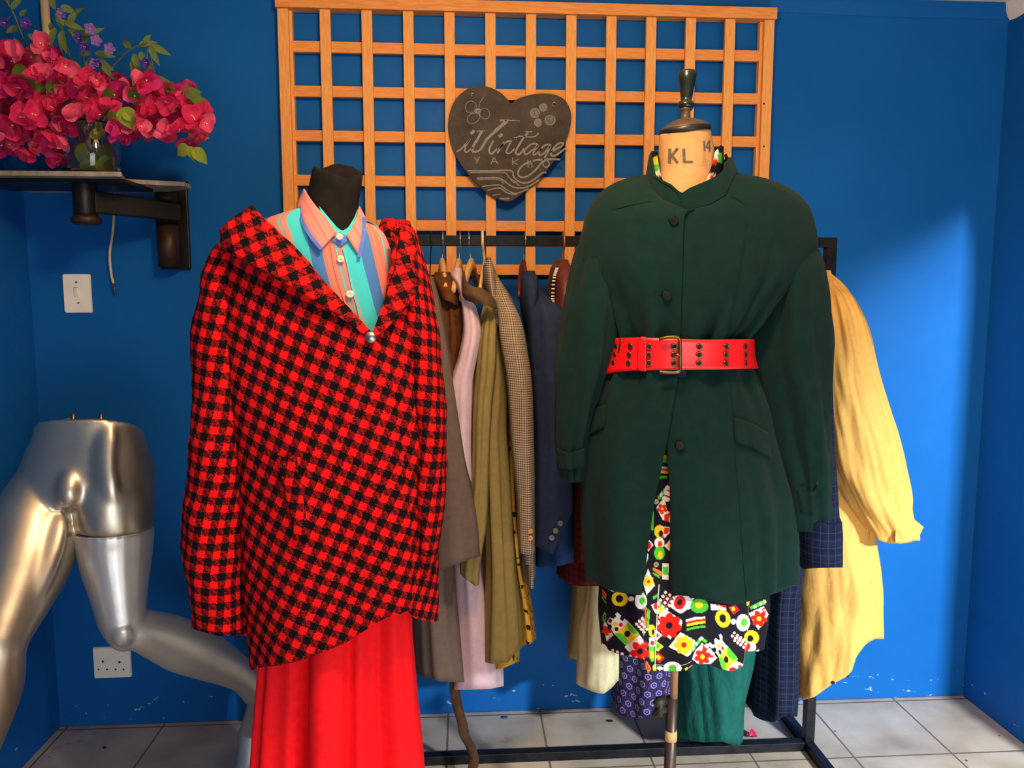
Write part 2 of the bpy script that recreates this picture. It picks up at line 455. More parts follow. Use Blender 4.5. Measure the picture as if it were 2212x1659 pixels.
for k in range(6):
    slat('cross_slat', xl+.018, xr-.018, YH-.0078, YH+.0075, zr[k]-.0175, zr[k]+.0175, m_slh)
m_dark = mat('dark_iron', (30, 28, 26), .5, .6, var=.2)
# small nails on the right side rail and hook on the wall between slats
for py in (224, 316): Geo().lathe(P(1650, py, YV-.008), [(.003, 0), (.003, .0015)], 10, Matrix.Rotation(R(90), 3, 'X')).make('nail', m_dark, t)
# ------------------------------------------------------------------ heart chalkboard
n = NT('chalkboard_black'); v = n.coord(); f = n.noise(v, 9, 5, .7)
n.set(n.ramp(f, [(.35, lin((62, 55, 49))), (.7, lin((90, 81, 72)))]), .75, 0); m_board = n.m
n = NT('chalk'); f = n.noise(n.coord(), 420, 3, .7); n.set(n.ramp(f, [(.35, lin((104, 98, 92))), (.6, lin((166, 161, 156)))]), .95, 0); m_chalk = n.m
m_gold = mat('brass', (190, 150, 60), .35, .9)
t = thing('heart_chalkboard', 'black heart shaped chalkboard sign with white chalk script hung on the trellis', 'sign', P(1100, 434, W-.055))
YB = W-.066
hp = [(1103,223),(1085,203),(1062,190),(1036,185),(1010,192),(988,210),(974,235),(968,267),(972,300),(985,337),(1008,372),(1035,402),(1065,425),(1090,434.5),(1108,432),(1140,408),(1175,375),(1205,335),(1225,297),(1234,258),(1231,235),(1220,216),(1200,205),(1175,202),(1150,204),(1124,211),(1103,223)]
op = [p for p in spline(hp[:-1], 6)] + []
last = [p for p in spline([hp[-3], hp[-2], hp[-1]], 6)][7:-1]; op += last
fr = [P(p[0], p[1], YB) for p in op]; bk = [p+Vector((0, .013, 0)) for p in fr]
nn = len(fr); g = Geo().add(fr+bk, [tuple(range(nn)), tuple(reversed(range(nn, 2*nn)))]+[(i, (i+1) % nn, nn+(i+1) % nn, nn+i) for i in range(nn)])
o = g.make('board', m_board, t, smooth=False)
hc = lambda x, y: (960+x*.16274, 175+y*.16275)
fb = lambda px, py: P(px, py, YB-.0012)
def strokes(lst, name):
    g = Geo()
    for w, pts in lst: g.grid(ribbon(fb, [hc(*p) for p in pts], [k*.165 for k in w] if hasattr(w, "__len__") else w*.165))
    return g.make(name, m_chalk, t)
def ell(cx, cy, a, b, rot=0, n=20):
    return [(cx+a*math.cos(q)*math.cos(rot)-b*math.sin(q)*math.sin(rot), cy+a*math.cos(q)*math.sin(rot)+b*math.sin(q)*math.cos(rot)) for q in [2*PI*i/n for i in range(n+1)]]
strokes([
 (20, [(160,940),(210,910),(270,850),(340,770),(280,870),(270,930),(300,942),(380,880)]), (38, [(350,702),(400,655)]),
 (14, [(430,665),(540,662)]), (32, [(495,668),(440,770),(385,860),(372,925),(400,945)]),
 ([26,30,36,42,48], [(400,945),(480,905),(560,780),(660,680),(760,590),(830,530)]), ([24,20,12,8], [(735,522),(850,522),(1000,528)]),
 (24, [(650,790),(600,890),(596,945),(630,965),(700,900)]), (40, [(722,740),(770,705)]),
 (24, [(795,805),(700,962)]), (22, [(720,905),(800,825),(880,795),(850,870),(822,938),(860,960),(930,900)]),
 (26, [(1112,680),(1040,770),(962,900),(950,955),(990,975),(1060,900)]), (17, [(930,772),(990,735),(1100,741),(1200,735),(1250,690)]), (15, [(1075,672),(1165,672)]), (36, [(930,765),(950,758)]),
 (22, [(1250,850),(1180,830),(1100,880),(1060,940),(1085,975),(1150,930),(1250,850),(1190,930),(1180,978),(1230,960),(1290,900)]),
 (23, [(1420,850),(1340,850),(1270,920),(1262,985),(1320,960),(1410,860),(1350,980),(1290,1080),(1200,1190),(1100,1265),(1020,1278),(978,1240),(995,1170),(1070,1100),(1200,1055),(1330,1040),(1540,1040)]),
 (24, [(1400,950),(1480,905),(1568,855),(1570,822),(1500,840),(1430,920),(1412,978),(1470,990),(1560,930),(1620,880)]),
 (13, [(395,1010),(430,1055)]), (13, [(465,1000),(425,1090)]), (14, [(620,1105),(655,1012)]), (14, [(655,1012),(710,1100)]), (11, [(632,1070),(690,1070)]),
 (14, [(905,1015),(905,1115)]), (12, [(990,1035),(915,1075)]), (12, [(915,1075),(975,1115)]),
 (14, [(1105,1050),(1112,1150)]), (14, [(1160,1050),(1160,1150)]), (12, [(1105,1105),(1160,1100)]), (15, ell(1350,1100,40,45))], 'chalk_lettering')
L = []; strokes([(7, ell(350,345,72,80,.3)), (7, ell(535,432,66,72,-.4)), (7, ell(385,493,88,62,-.5)), (20, ell(447,397,28,26)), (6, ell(447,397,7,7)), (8, [(455,350),(475,280),(520,220)])], 'chalk_flower')
for cx, cy, r, r2 in ((1203,425,62,60),(1313,352,50,48),(1243,552,46,52),(1402,520,68,62)):
    L.append((11, ell(cx, cy, r, r2)))
    for k in range(-3, 4):
        xx = k*r*.27; hh = r2*math.sqrt(max(0, 1-(xx/r)**2))*.9; L.append((9, [(cx+xx-4, cy-hh), (cx+xx+8, cy+hh)]))
strokes(L, 'chalk_shells'); L = []
for w_, p_ in ((20, [(310,1190),(600,1192),(880,1190),(920,1270),(1000,1340),(1100,1350),(1200,1300),(1300,1218),(1355,1216)]), (13, [(340,1216),(600,1216),(800,1216),(860,1285),(960,1345)]),
 (18, [(430,1290),(700,1285),(800,1332),(900,1402),(1030,1420),(1150,1382),(1260,1310)]), (10, [(440,1310),(700,1305),(790,1360)]), (15, [(500,1400),(720,1380),(820,1440),(930,1490),(1020,1470),(1120,1430)]),
 (15, [(570,1450),(730,1420),(830,1482),(960,1512)]), (12, [(640,1520),(740,1500)]), (22, [(740,1560),(860,1562)]), (12, [(840,1250),(900,1330),(1000,1385)])): L.append((w_, p_))
strokes(L, 'chalk_waves')
for cx, cy, k in ((368, 182, .8), (1455, 312, 1.2)):
    c = P(*hc(cx, cy), YB-.001); g = Geo().tube([c+Vector((.004*k*math.cos(a), -.001-.002*math.sin(a*.5), .007*k*math.sin(a))) for a in [i*.55 for i in range(11)]], .0015, 6)
    g.ball(c+Vector((0, -.002, .004*k)), .003, .002, .003, 6); g.make('hook', m_gold, t)
o = Geo().lathe(P(1209, 42, W-.001), [(.004, 0), (.002, .002), (.002, .012)], 10, Matrix.Rotation(R(90), 3, 'X')).make('wall_nail', m_gold, base=P(1209, 42, W-.001))
tag(o, 'small bare nail in the blue wall near the top of the trellis', 'nail')
# ------------------------------------------------------------------ garment rack
n = NT('black_painted_steel'); v = n.coord(); f = n.noise(v, 30, 5, .7)
n.set(n.ramp(f, [(.35, lin((24, 25, 28))), (.75, lin((44, 45, 48)))]), .35, .3); n.bump(n.noise(v, 60, 3), .1, .002); m_rack = n.m
YR = 2.355
zr_ = P(1100, 521, YR).z; xup = P(1792, 560, YR).x; xlf = P(600, 560, YR).x
t = thing('garment_rack', 'black square tube steel garment rail standing behind the two dress forms', 'clothes rack', (xup, YR, 0))
q = .031
def bar(nm, a, b, m=m_rack, w=q):
    a, b = Vector(a), Vector(b); c = (a+b)/2; d = b-a
    s_ = Vector((abs(d.x)+w if abs(d.x) > .01 else w, abs(d.y)+w if abs(d.y) > .01 else w, abs(d.z) if abs(d.z) > .01 else w))
    o = Geo().box(c, s_).make(nm, m, t, smooth=False); bevel(o, .002); return o
bar('top_rail', (xlf, YR, zr_), (xup, YR, zr_))
for x in (xlf, xup):
    bar('upright', (x, YR, q), (x, YR, zr_-q/2)); bar('foot', (x, YR-.36, q/2), (x, YR+.22, q/2))
bar('base_rail', (xlf+q, YR, q/2), (xup-q, YR, q/2))
# ------------------------------------------------------------------ black form in the striped shirt, red skirt and houndstooth jacket
def houndstooth(name, pitch, rot, ca, cb, soft=.0016, rough=.95, fuzz=True, sq=1.0):
    n = NT(name); v = n.mapping(n.coord('UV'), (1, sq, 1), (0, 0, rot))
    wob = n.n('ShaderNodeTexNoise'); n.l(v, wob.inputs['Vector']); wob.inputs['Scale'].default_value = 300; wob.inputs['Detail'].default_value = 2
    a = n.n('ShaderNodeVectorMath', operation='SUBTRACT'); n.l(wob.outputs['Color'], a.inputs[0]); a.inputs[1].default_value = (.5, .5, .5)
    b = n.n('ShaderNodeVectorMath', operation='SCALE'); n.l(a.outputs[0], b.inputs[0]); b.inputs['Scale'].default_value = soft*6
    c = n.n('ShaderNodeVectorMath', operation='ADD'); n.l(v, c.inputs[0]); n.l(b.outputs[0], c.inputs[1])
    x, y, z = n.sep(c.outputs[0])
    fr = lambda k, d: n.math('LESS_THAN', n.math('FRACT', n.math('DIVIDE', k, d)), .5)
    wa, we = fr(x, pitch), fr(y, pitch); tw = fr(n.math('ADD', x, y), pitch/2)
    same = n.math('COMPARE', wa, we, .1)
    if fuzz:
        ns = n.noise(v, 330, 3, .7)
        tw = n.math('MULTIPLY_ADD', tw, .20, n.math('MULTIPLY', n.math('SUBTRACT', ns, .45), 1.9))
        tw = n.math('MINIMUM', n.math('MAXIMUM', tw, 0.0), .62)
    k = n.math('ADD', n.math('MULTIPLY', same, wa), n.math('MULTIPLY', n.math('SUBTRACT', 1.0, same), tw))
    n.set(n.mix(k, lin(cb), lin(ca)), rough, 0)
    n.bump(n.noise(v, 700, 3, .7), .35, .003); return n.m
m_hound = houndstooth('red_black_houndstooth', .0305, R(26), (232, 20, 22), (14, 11, 14))
m_hound_sl = houndstooth('red_black_houndstooth_sleeve', .0305, R(10), (232, 20, 22), (14, 11, 14))
m_hound_lp = houndstooth('red_black_houndstooth_lapel', .0305, R(-22), (232, 20, 22), (14, 11, 14))
m_felt = cloth('black_felt', (24, 22, 21), .95, .2)
n = NT('striped_cotton'); v = n.coord('UV'); x, y, z = n.sep(v)
S = .098
u_ = n.math('FRACT', n.math('DIVIDE', n.math('ADD', n.math('ADD', x, n.math('MULTIPLY_ADD', y, .25, .02)), n.math('MULTIPLY', n.math('SUBTRACT', n.noise(v, 9, 2), .5), .006)), S))
TE, BL, SA, MA, PK = lin((62, 182, 192)), lin((64, 112, 174)), lin((216, 110, 94)), lin((166, 122, 122)), lin((240, 160, 150))
n.set(n.ramp(u_, [(0, TE), (.14, lin((60, 182, 202))), (.22, TE), (.30, BL), (.55, SA), (.62, MA), (.655, SA), (.70, lin((236, 106, 88))), (.75, MA), (.79, SA), (.82, TE), (.85, MA), (.91, lin((206, 122, 116)))], 'CONSTANT'), .85, 0)
n.bump(n.noise(v, 900, 2), .2, .003); m_stripe = n.m
n = NT('salmon_striped_cotton'); v = n.coord('UV'); x, y, z = n.sep(v)
k = n.math('ADD', x, n.math('MULTIPLY', y, .6))
n.set(n.ramp(n.math('FRACT', n.math('DIVIDE', k, .021)), [(0, lin((226, 124, 108))), (.3, lin((206, 134, 128))), (.55, lin((232, 112, 94))), (.8, lin((190, 132, 132)))], 'LINEAR'), .85, 0); n.bump(n.noise(v, 900, 2), .2, .003); m_salmon = n.m
m_teal = cloth('teal_cotton', (62, 196, 204), .85); m_blueedge = cloth('blue_cotton_edge', (84, 112, 196), .85)
m_redskirt = cloth('red_chiffon', (238, 20, 30), .75, .06, 700, .12)
m_cream = mat('cream_button', (226, 214, 186), .35, var=.06); m_hole = mat('button_hole_dark', (50, 42, 36), .8)
m_metalb = mat('silver_dome', (196, 190, 178), .28, 1.0, var=.2, vscale=60)
YM = 1.64
base = Vector((P(735, 600, YM).x, YM, 0))
form = thing('dress_form', 'black felt covered dress form with a bare neck stump under the striped shirt', 'dress form', base)
nk = Body([(300,684,792,YM,.056),(330,682,790,YM,.056),(360,677,785,YM,.056),(407,668,780,YM,.056),(450,660,773,YM,.058),(500,640,790,YM,.07),(540,560,830,YM,.09),(700,520,880,YM,.10),(1000,560,860,YM,.08),(1350,620,830,YM,.06)], 2.1)
nk.mesh('torso', m_felt, form, top=[(660,368),(676,367),(690,374),(712,380),(740,392),(765,396),(782,387),(800,382)], btop=[(660,368),(676,366),(683,356),(698,344),(715,340),(750,350),(778,372),(785,384),(800,382)], nt=56, nz=60, thick=0, cap=True, capdip=.022)
m_stand = mat('stand_metal', (40, 40, 42), .4, .8)
zb_ = nk.z0
Geo().tube([base+Vector((0,0,zb_+.02)), base+Vector((0,0,.03))], .014, 12).make('pole', m_stand, form)
Geo().lathe(base, [(.17, 0), (.17, .012), (.03, .03), (.016, .06)], 32).make('base', m_stand, form)
# shirt
sh = thing('shirt', 'teal, blue and salmon striped cotton shirt buttoned to the neck under the houndstooth jacket', 'shirt', base+Vector((0,0,1.0)))
sb = Body([(443,640,784,YM,.066),(452,630,788,YM,.070),(470,578,800,YM,.080),(488,545,816,YM,.088),(512,515,856,YM,.096),(600,492,880,YM,.112),(760,500,890,YM,.118),(1000,520,900,YM,.115)], 2.1, folds(.003, (5,9,13), 4))
sb.mesh('shirt_body', m_stripe, sh, top=[(560,478),(578,470),(641,447),(690,462),(728,503),(738,520),(752,510),(778,470),(786,478),(813,488),(856,513),(900,530)], btop=[(560,478),(641,447),(700,440),(786,470),(856,513),(900,530)], nt=120, nz=70, thick=.0015)
ck = Body([(395,652,786,YM,.064),(430,646,788,YM,.070),(470,632,800,YM,.082),(520,600,830,YM,.098),(570,560,850,YM,.110)], 2.1)
fcol = lambda o: (lambda px, py: ck.front(px, py, o))
gpatch('collar_stand', m_teal, sh, lambda px, py: ck.front(px, py, -.006), [(690,446),(708,468),(728,492),(739,500),(752,492),(764,472),(772,452)], [(694,470),(712,492),(726,505),(737,518),(750,512),(762,492),(770,474)], 6, 24, .002)
L_in = [(658,408),(668,425),(681,443),(704,470),(727,503)]; L_out = [(643,441),(647,468),(658,493),(674,518),(693,540)]
R_in = [(775,446),(770,466),(762,486),(756,498),(748,510)]; R_out = [(788,470),(788,492),(786,515),(781,538),(777,557)]
def edge_strip(pl, w_, o): return Geo().grid(ribbon(fcol(o), pl, w_))
for A, B in ((L_in, L_out), (R_in, R_out)):
    c = gpatch('collar_wing', m_salmon, sh, fcol(.006), A, B, 12, 24, .0025)
    s_ = 1 if A is L_in else -1
    edge_strip([(p[0]-s_*-1.5, p[1]-2) for p in B], 8, .0125).make('collar_edge', m_blueedge, c)
gpatch('collar_tab', m_blueedge, sh, lambda px, py: sb.front(px, py, .004), [(716,520),(734,501),(757,516)], [(722,522),(737,532),(752,520)], 4, 16, .001)
fsh = lambda o: (lambda px, py: sb.front(px, py, o))
Geo().grid(ribbon(fsh(.003), [(741,535),(752,575),(762,625),(776,680),(782,740)], 4)).make('placket_stripe', m_teal, sh)
Geo().grid(ribbon(fsh(.0026), [(714,525),(722,575),(736,625),(758,690)], 2.2)).make('placket_seam', m_salmon, sh)
for px, py, r in ((734,511,7),(736,559,7.5),(756,635,8)):
    disc('button', m_cream, sh, fsh(.005)(px, py) if py > 520 else fcol(.010)(px, py), r*1.55/F, None, .003, holes=1, hm=m_hole)
# skirt
sk = thing('skirt', 'long bright red skirt hanging in soft folds below the houndstooth jacket', 'skirt', base+Vector((0,0,.1)))
def skf(t, z):
    g = min(max((1.05-z)/.7, 0), 1)
    a = 6.2*t+.5*math.sin(z*2)
    return (.008+.030*g)*(math.sin(a+.9)*.6+.35*math.sin(2.3*a+1.3)*.6-1.5*math.exp(-((t+.32)/.085)**2)-1.2*math.exp(-((t-.22-.05*z)/.06)**2)-.9*math.exp(-((t-.72)/.07)**2)-1.0*math.exp(-((t+.95)/.10)**2)) + .002*noise.noise(Vector((t*6, 2, z*7)))
kb = Body([(1180,590,870,YM,.10),(1310,562,890,YM,.115),(1440,556,896,YM,.13),(1560,547,905,YM,.14),(1660,540,914,YM,.15),(2000,520,934,YM,.17),(2500,500,955,YM,.19)], 2.1, skf)
kb.mesh('skirt_body', m_redskirt, sk, nt=160, nz=60, thick=.0015)
# houndstooth jacket
jk = thing('jacket', 'oversized red and black houndstooth wool jacket on the black dress form', 'jacket', base+Vector((0,0,.8)))
def jfold(t, z):
    g = min(max((1.55-z)/.7, 0), 1)
    return g*(.006*math.sin(3*t+4*z)+.005*math.sin(7*t-3*z)) + .003*noise.noise(Vector((t*2, 5, z*5))) - g*.030*math.exp(-((t-.64)/.10)**2) - .022*math.exp(-((t+1.12)/.22)**2)*min(1, max(0, (1.62-z)/.2))
jb = Body([(440,566,846,YM,.10),(455,548,860,YM,.108),(480,512,872,YM,.118),(505,490,888,YM,.126),(540,476,902,YM,.134),(600,470,916,YM,.142),(700,474,926,YM,.150),(800,492,932,YM,.154),(1000,522,942,YM,.160),(1200,536,940,YM,.162),(1440,548,936,YM,.160),(1500,552,936,YM,.160)], 2.3, jfold)
LE = [(800,600),(800,722),(835,771),(852,880),(865,990),(876,1080),(882,1180),(884,1312),(884,1500)]
RE = [(740,600),(760,722),(790,771),(800,880),(812,990),(830,1129),(842,1312),(842,1500)]
jtop = [(480,455),(550,453),(600,507),(660,572),(720,635),(800,722),(806,722),(836,640),(852,575),(860,520),(862,492),(930,495)]
jhem = [(530,1438),(556,1442),(600,1438),(655,1426),(746,1390),(792,1358),(826,1335),(845,1314),(879,1314),(886,1324),(900,1338),(940,1343)]
jb.mesh('jacket_body', m_hound, jk, top=jtop, btop=[(480,462),(550,455),(620,520),(700,560),(800,500),(862,484),(930,500)], bot=jhem, bbot=[(530,1430),(700,1400),(940,1345)], nt=150, nz=100, edges=(LE, RE), lap=.009, thick=.004)
def sfold(amp, seed): 
    return lambda t, z: amp*(noise.noise(Vector((math.sin(t)*1.3+seed, math.cos(t)*1.3, z*11)))+.5*noise.noise(Vector((math.sin(t)*2+seed, math.cos(t)*2, z*24))))
s1 = Body([(520,482,548,YM,.04),(535,468,556,YM-.005,.07),(560,454,560,YM-.01,.085),(620,434,556,YM-.015,.092),(722,422,550,YM-.02,.095),(900,422,542,YM-.03,.092),(1000,408,540,YM-.04,.090),(1106,400,534,YM-.045,.088),(1197,404,530,YM-.05,.086),(1312,422,536,YM-.05,.080),(1365,423,540,YM-.05,.076),(1420,426,540,YM-.05,.074)], 2.0, sfold(.007, 3))
s1.mesh('sleeve', m_hound_sl, jk, bot=[(415,1358),(430,1363),(472,1374),(536,1372),(545,1372)], bbot=[(415,1358),(540,1366)], nt=72, nz=70, cap=True, thick=.004)
s2 = Body([(486,852,884,YM,.04),(505,846,898,YM,.07),(545,852,911,YM-.005,.085),(600,862,924,YM-.01,.09),(700,872,946,YM-.01,.092),(810,884,959,YM-.02,.092),(946,890,966,YM-.03,.090),(1083,892,964,YM-.03,.086),(1175,896,950,YM-.03,.08),(1225,902,936,YM-.03,.07)], 2.0, sfold(.006, 9))
s2.mesh('sleeve', m_hound_sl, jk, nt=64, nz=60, cap=True, thick=.004)
flp = lambda o: (lambda px, py: jb.front(px, py, o))
def lapel(name, A, B, roll):
    n_, k_ = 12, 40
    def fm(px, py): return jb.front(px, py, .004)
    rows = patch(fm, A, B, n_, k_)
    for j in range(n_):
        w_ = j/(n_-1); h = roll*(.35+.65*math.sin(min(1, w_*1.0)*PI*.62))
        for i in range(k_): rows[j][i] = rows[j][i]+Vector((0, -h*(1-.85*(i/(k_-1))**3), h*.15))
    uv = [((r_-rows[0][0]).x, r_.z) for row in rows for r_ in row]
    o = Geo().grid(rows, uv=uv).make(name, m_hound_lp, jk, uv=True); solid(o, .006, 1); return o
lapel('lapel', [(549,450),(576,480),(602,508),(660,571),(720,634),(801,722)], [(486,503),(494,545),(560,584),(640,626),(715,672),(798,734)], .020)
lapel('lapel', [(862,489),(862,520),(854,574),(836,640),(806,722)], [(904,540),(912,585),(892,650),(855,690),(812,736)], .018)
# the back of the collar seen behind the shirt on the right
cb = Body([(470,830,872,YM+.02,.06),(500,815,890,YM+.02,.07),(540,810,900,YM+.02,.07)], 2.0)
cb.mesh('collar', m_hound_lp, jk, top=[(810,486),(830,479),(848,478),(862,487),(880,505),(900,530)], nt=40, nz=16, thick=.005, cap=True)
gpatch('pocket_welt', m_hound_sl, jk, flp(.0045), [(598,988),(612,1050),(628,1110),(638,1166)], [(640,984),(652,1050),(660,1110),(664,1160)], 8, 24, .003)
c = jb.front(801, 729, .016); o = Geo().lathe(c, [(.0115, 0), (.0118, .003), (.010, .006), (.006, .0085), (.001, .0095)], 28, Matrix.Rotation(R(90), 3, 'X')).make('button', m_metalb, jk)
# ------------------------------------------------------------------ calico dress form with the green coat
YG = 1.70
gx_ = P(1459, 1450, YG).x
gbase = Vector((gx_, YG, 0))
n = NT('stained_calico'); v = n.coord(); f = n.noise(n.mapping(v, (1, 1, .8)), 22, 4, .6); f2 = n.noise(v, 9, 5, .7)
c0 = n.ramp(f2, [(.35, lin((168, 122, 74))), (.65, lin((196, 152, 102)))])
n.set(n.mix(n.math('MULTIPLY', n.math('GREATER_THAN', f, .62), .35), c0, lin((128, 82, 46))), .7, 0); n.bump(n.noise(v, 800, 2), .15, .002); m_calico = n.m
m_darkwood = mat('dark_green_lacquered_wood', (26, 34, 30), .22, var=.3, vscale=40)
m_cap = mat('brown_cap', (84, 68, 50), .4, .2, var=.2); m_rim = mat('black_rim', (22, 20, 20), .4)
m_pole = wood('beech_pole', (140, 102, 72), (172, 132, 98), .5, (40, 40, 3)); m_tube = mat('brown_metal_tube', (86, 70, 62), .35, .6, var=.08)
m_tape = mat('tan_tape', (206, 170, 112), .7); m_clamp = mat('cast_iron_clamp', (70, 68, 60), .55, .7, var=.3, vscale=60)
gf = thing('dress_form', 'calico dress form with stencilled neck and dark turned finial on a slim pole', 'dress form', gbase)
gn = Body([(262,1428,1532,YG,.050),(290,1426,1534,YG,.052),(330,1424,1542,YG,.055),(375,1424,1548,YG,.058),(415,1418,1552,YG,.064),(470,1380,1600,YG,.08),(560,1320,1640,YG,.10),(760,1335,1600,YG,.095),(1000,1290,1640,YG,.11),(1250,1300,1650,YG,.11)], 2.0)
gn.mesh('torso', m_calico, gf, top=[(1400,288),(1427,287),(1477,290),(1532,276),(1560,270)], btop=[(1400,285),(1427,284),(1480,272),(1532,273),(1560,270)], nt=60, nz=60, thick=0, cap=True)
c = (P(1427, 287, YG)+P(1533, 274, YG))/2; a = (P(1533, 274, YG).x-P(1427, 287, YG).x)/2
tilt = Matrix.Rotation(R(-6.5), 3, 'Y') @ Matrix.Rotation(R(4), 3, 'X')
Geo().lathe(c+Vector((0,0,-.004)), [(a*1.02, -.004), (a*1.03, 0), (a*1.03, .006), (a*1.0, .008)], 40, tilt).make('cap_rim', m_rim, gf)
Geo().lathe(c+Vector((0,0,-.004)), [(a*1.0, .006), (a*.98, .010), (a*.7, .019), (a*.35, .026), (a*.12, .029)], 40, tilt).make('cap', m_cap, gf)
px2 = 1480
def lz(py): return P(px2, py, YG).z
fc = Vector((P(1480, 240, YG).x, YG, 0)); k = 1.72/F
lt = Matrix.Rotation(R(1.5), 3, 'Y')
def prof(l): return [(r*k, lz(py)-lz(268)) for r, py in l]
fb_ = Vector((P(1480, 268, YG).x, YG, lz(268)))
Geo().lathe(fb_, prof([(10.5,270),(10,252),(9.5,240),(13,238),(13,234),(9,232)]), 24, lt).make('neck_rod', m_cap, gf)
Geo().lathe(fb_, prof([(9,237),(15,234),(17.5,227),(15,220),(11,217),(12,212),(17,175),(20,158),(18,154),(6,151),(1,150.5)]), 28, lt).make('finial', m_darkwood, gf)
fnk = lambda o: (lambda px, py: gn.front(px, py, o))
m_ink = mat('faded_black_ink', (92, 76, 60), .8, var=.3, vscale=120)
g = Geo()
for w_, p_ in ((7, [(1447,321),(1446,353)]), (5.5, [(1464,320),(1449,338)]), (6, [(1451,336),(1464,352)]), (3, [(1470,337),(1471.5,337)]), (6.5, [(1477,321),(1478,351)]), (5, [(1477,349.5),(1497,349.5)]),
              (4, [(1521,304),(1522,326)]), (3, [(1532,303),(1525,318)]), (3, [(1525,318),(1535,319)]), (3.4, [(1532.5,303),(1532.5,328)])):
    pts = [(lerp(p_[0][0], p_[-1][0], i/6), lerp(p_[0][1], p_[-1][1], i/6)) for i in range(7)]; g.grid(ribbon(fnk(.0012), pts, w_, 0))
g.make('stencil_lettering', m_ink, gf)
z1 = P(1455, 1507, YG).z; tx = P(1449, 1600, YG).x; tb = Vector((tx, YG, 0))
Geo().tube([gbase+Vector((0,0,gn.z0+.03)), gbase+Vector((-.003,0,z1-.02))], .0092, 16).make('wooden_pole', m_pole, gf)
Geo().tube([Vector((tx, YG, z1)), Vector((tx-.002, YG, .05))], .0140, 20).make('pole_tube', m_tube, gf)
Geo().tube([Vector((tx, YG, P(1448,1576,YG).z)), Vector((tx, YG, P(1448,1598,YG).z))], .0145, 20).make('tape_band', m_tape, gf)
cl = Geo().tube([P(1436,1512,YG), P(1424,1516,YG-.006), P(1414,1524,YG-.008)], [.012,.013,.008], 8)
cl.tube([P(1436,1530,YG), P(1422,1535,YG-.006), P(1412,1546,YG-.004)], [.011,.012,.006], 8); cl.tube([P(1428,1510,YG-.008), P(1424,1546,YG-.012)], [.007,.009], 8)
cl.make('clamp_knob', m_clamp, gf)
for kk in range(3):
    an = R(100+120*kk); d = Vector((math.cos(an), math.sin(an), 0))
    Geo().tube([tb+Vector((0,0,.30)), tb+d*.06+Vector((0,0,.24)), tb+d*.16+Vector((0,0,.09)), tb+d*.26+Vector((0,0,.012))], [.011,.011,.010,.009], 10).make('leg', m_tube, gf)
# --- printed dress, print laid out on the cloth
BK, WH, RD, YE, GR = [lin(c)[:3] for c in ((22,22,32),(236,232,224),(226,34,24),(238,206,34),(84,190,52))]
OR = lin((236,130,40))[:3]
MOT = []
A_ = lambda x, y: (1290+x*.12658, 1250+y*.12658)
B_ = lambda x, y: (1470+x*.11455, 1270+y*.11455)
C_ = lambda x, y: (1370+x*.1988, 960+y*.1989)
SCL = {A_: .12658, B_: .11455, C_: .1988}
def E(T_, x, y, rx, ry, col, rot=0): MOT.append(('e',)+T_(x, y)+(rx*SCL[T_], ry*SCL[T_], rot, col))
def Q(T_, pts, col): MOT.append(('p', [T_(*p) for p in pts], col))
def FL(T_, x, y, r, col, cc, k=6, rot=0, pr=.40):
    for i in range(k):
        a = rot+2*PI*i/k; E(T_, x+.58*r*math.cos(a), y+.58*r*math.sin(a), r*.42, r*pr*.8, col, a)
    E(T_, x, y, r*.42, r*.42, col); E(T_, x, y, r*.27, r*.28, cc)
def DOTS(T_, x, y, nx, ny, sx, sy, rot):
    c, s = math.cos(rot), math.sin(rot)
    for i in range(nx):
        for j in range(ny):
            u, v_ = i*sx, j*sy; E(T_, x+u*c-v_*s, y+u*s+v_*c, 27, 24, WH)
            if i < nx-1 and j < ny-1:
                u += sx/2; v_ += sy/2; E(T_, x+u*c-v_*s, y+u*s+v_*c, 17, 15, RD)
# left front of the dress
Q(A_, [(80,170),(160,260),(155,360),(90,290)], OR); Q(A_, [(80,200),(160,300),(158,330),(85,240)], RD); Q(A_, [(75,290),(155,400),(155,440),(80,330)], GR)
E(A_, 385,345,140,126,YE); E(A_, 378,342,64,66,BK); E(A_, 578,345,50,44,WH); E(A_, 745,380,105,140,WH); E(A_, 775,375,55,70,GR); Q(A_, [(180,175),(320,205),(270,225)], WH)
Q(A_, [(120,560),(155,600),(160,690),(95,740),(90,650)], GR); Q(A_, [(115,610),(140,640),(140,690),(110,690)], BK)
Q(A_, [(130,720),(275,960),(160,1070),(105,790)], WH); FL(A_, 165,880,95,RD,RD,5,.3)
Q(A_, [(165,735),(220,660),(290,690),(305,610),(345,575),(410,630),(385,690),(440,720),(470,680),(540,740),(290,945)], WH)
E(A_, 222,720,30,38,BK); E(A_, 212,825,38,46,BK); E(A_, 300,640,25,22,BK); E(A_, 430,690,30,24,BK)
E(A_, 308,770,42,42,YE); E(A_, 405,788,38,36,RD); E(A_, 330,860,36,36,BK)
Q(A_, [(290,945),(540,740),(725,940),(490,1145)], YE); Q(A_, [(520,745),(725,940),(620,940),(540,880),(505,800)], GR); Q(A_, [(290,945),(380,925),(470,975),(525,1060),(490,1145)], GR); E(A_, 515,940,55,55,BK)
Q(A_, [(490,1145),(725,955),(810,1090),(850,1180),(805,1300),(800,1400),(640,1345),(465,1170)], WH); FL(A_, 735,1240,190,RD,BK,5,-2.2)
DOTS(A_, 670,775,3,4,70,62,-.75)
DOTS(A_, 265,1225,3,3,85,75,.35); Q(A_, [(520,1335),(560,1290),(610,1335)], WH)
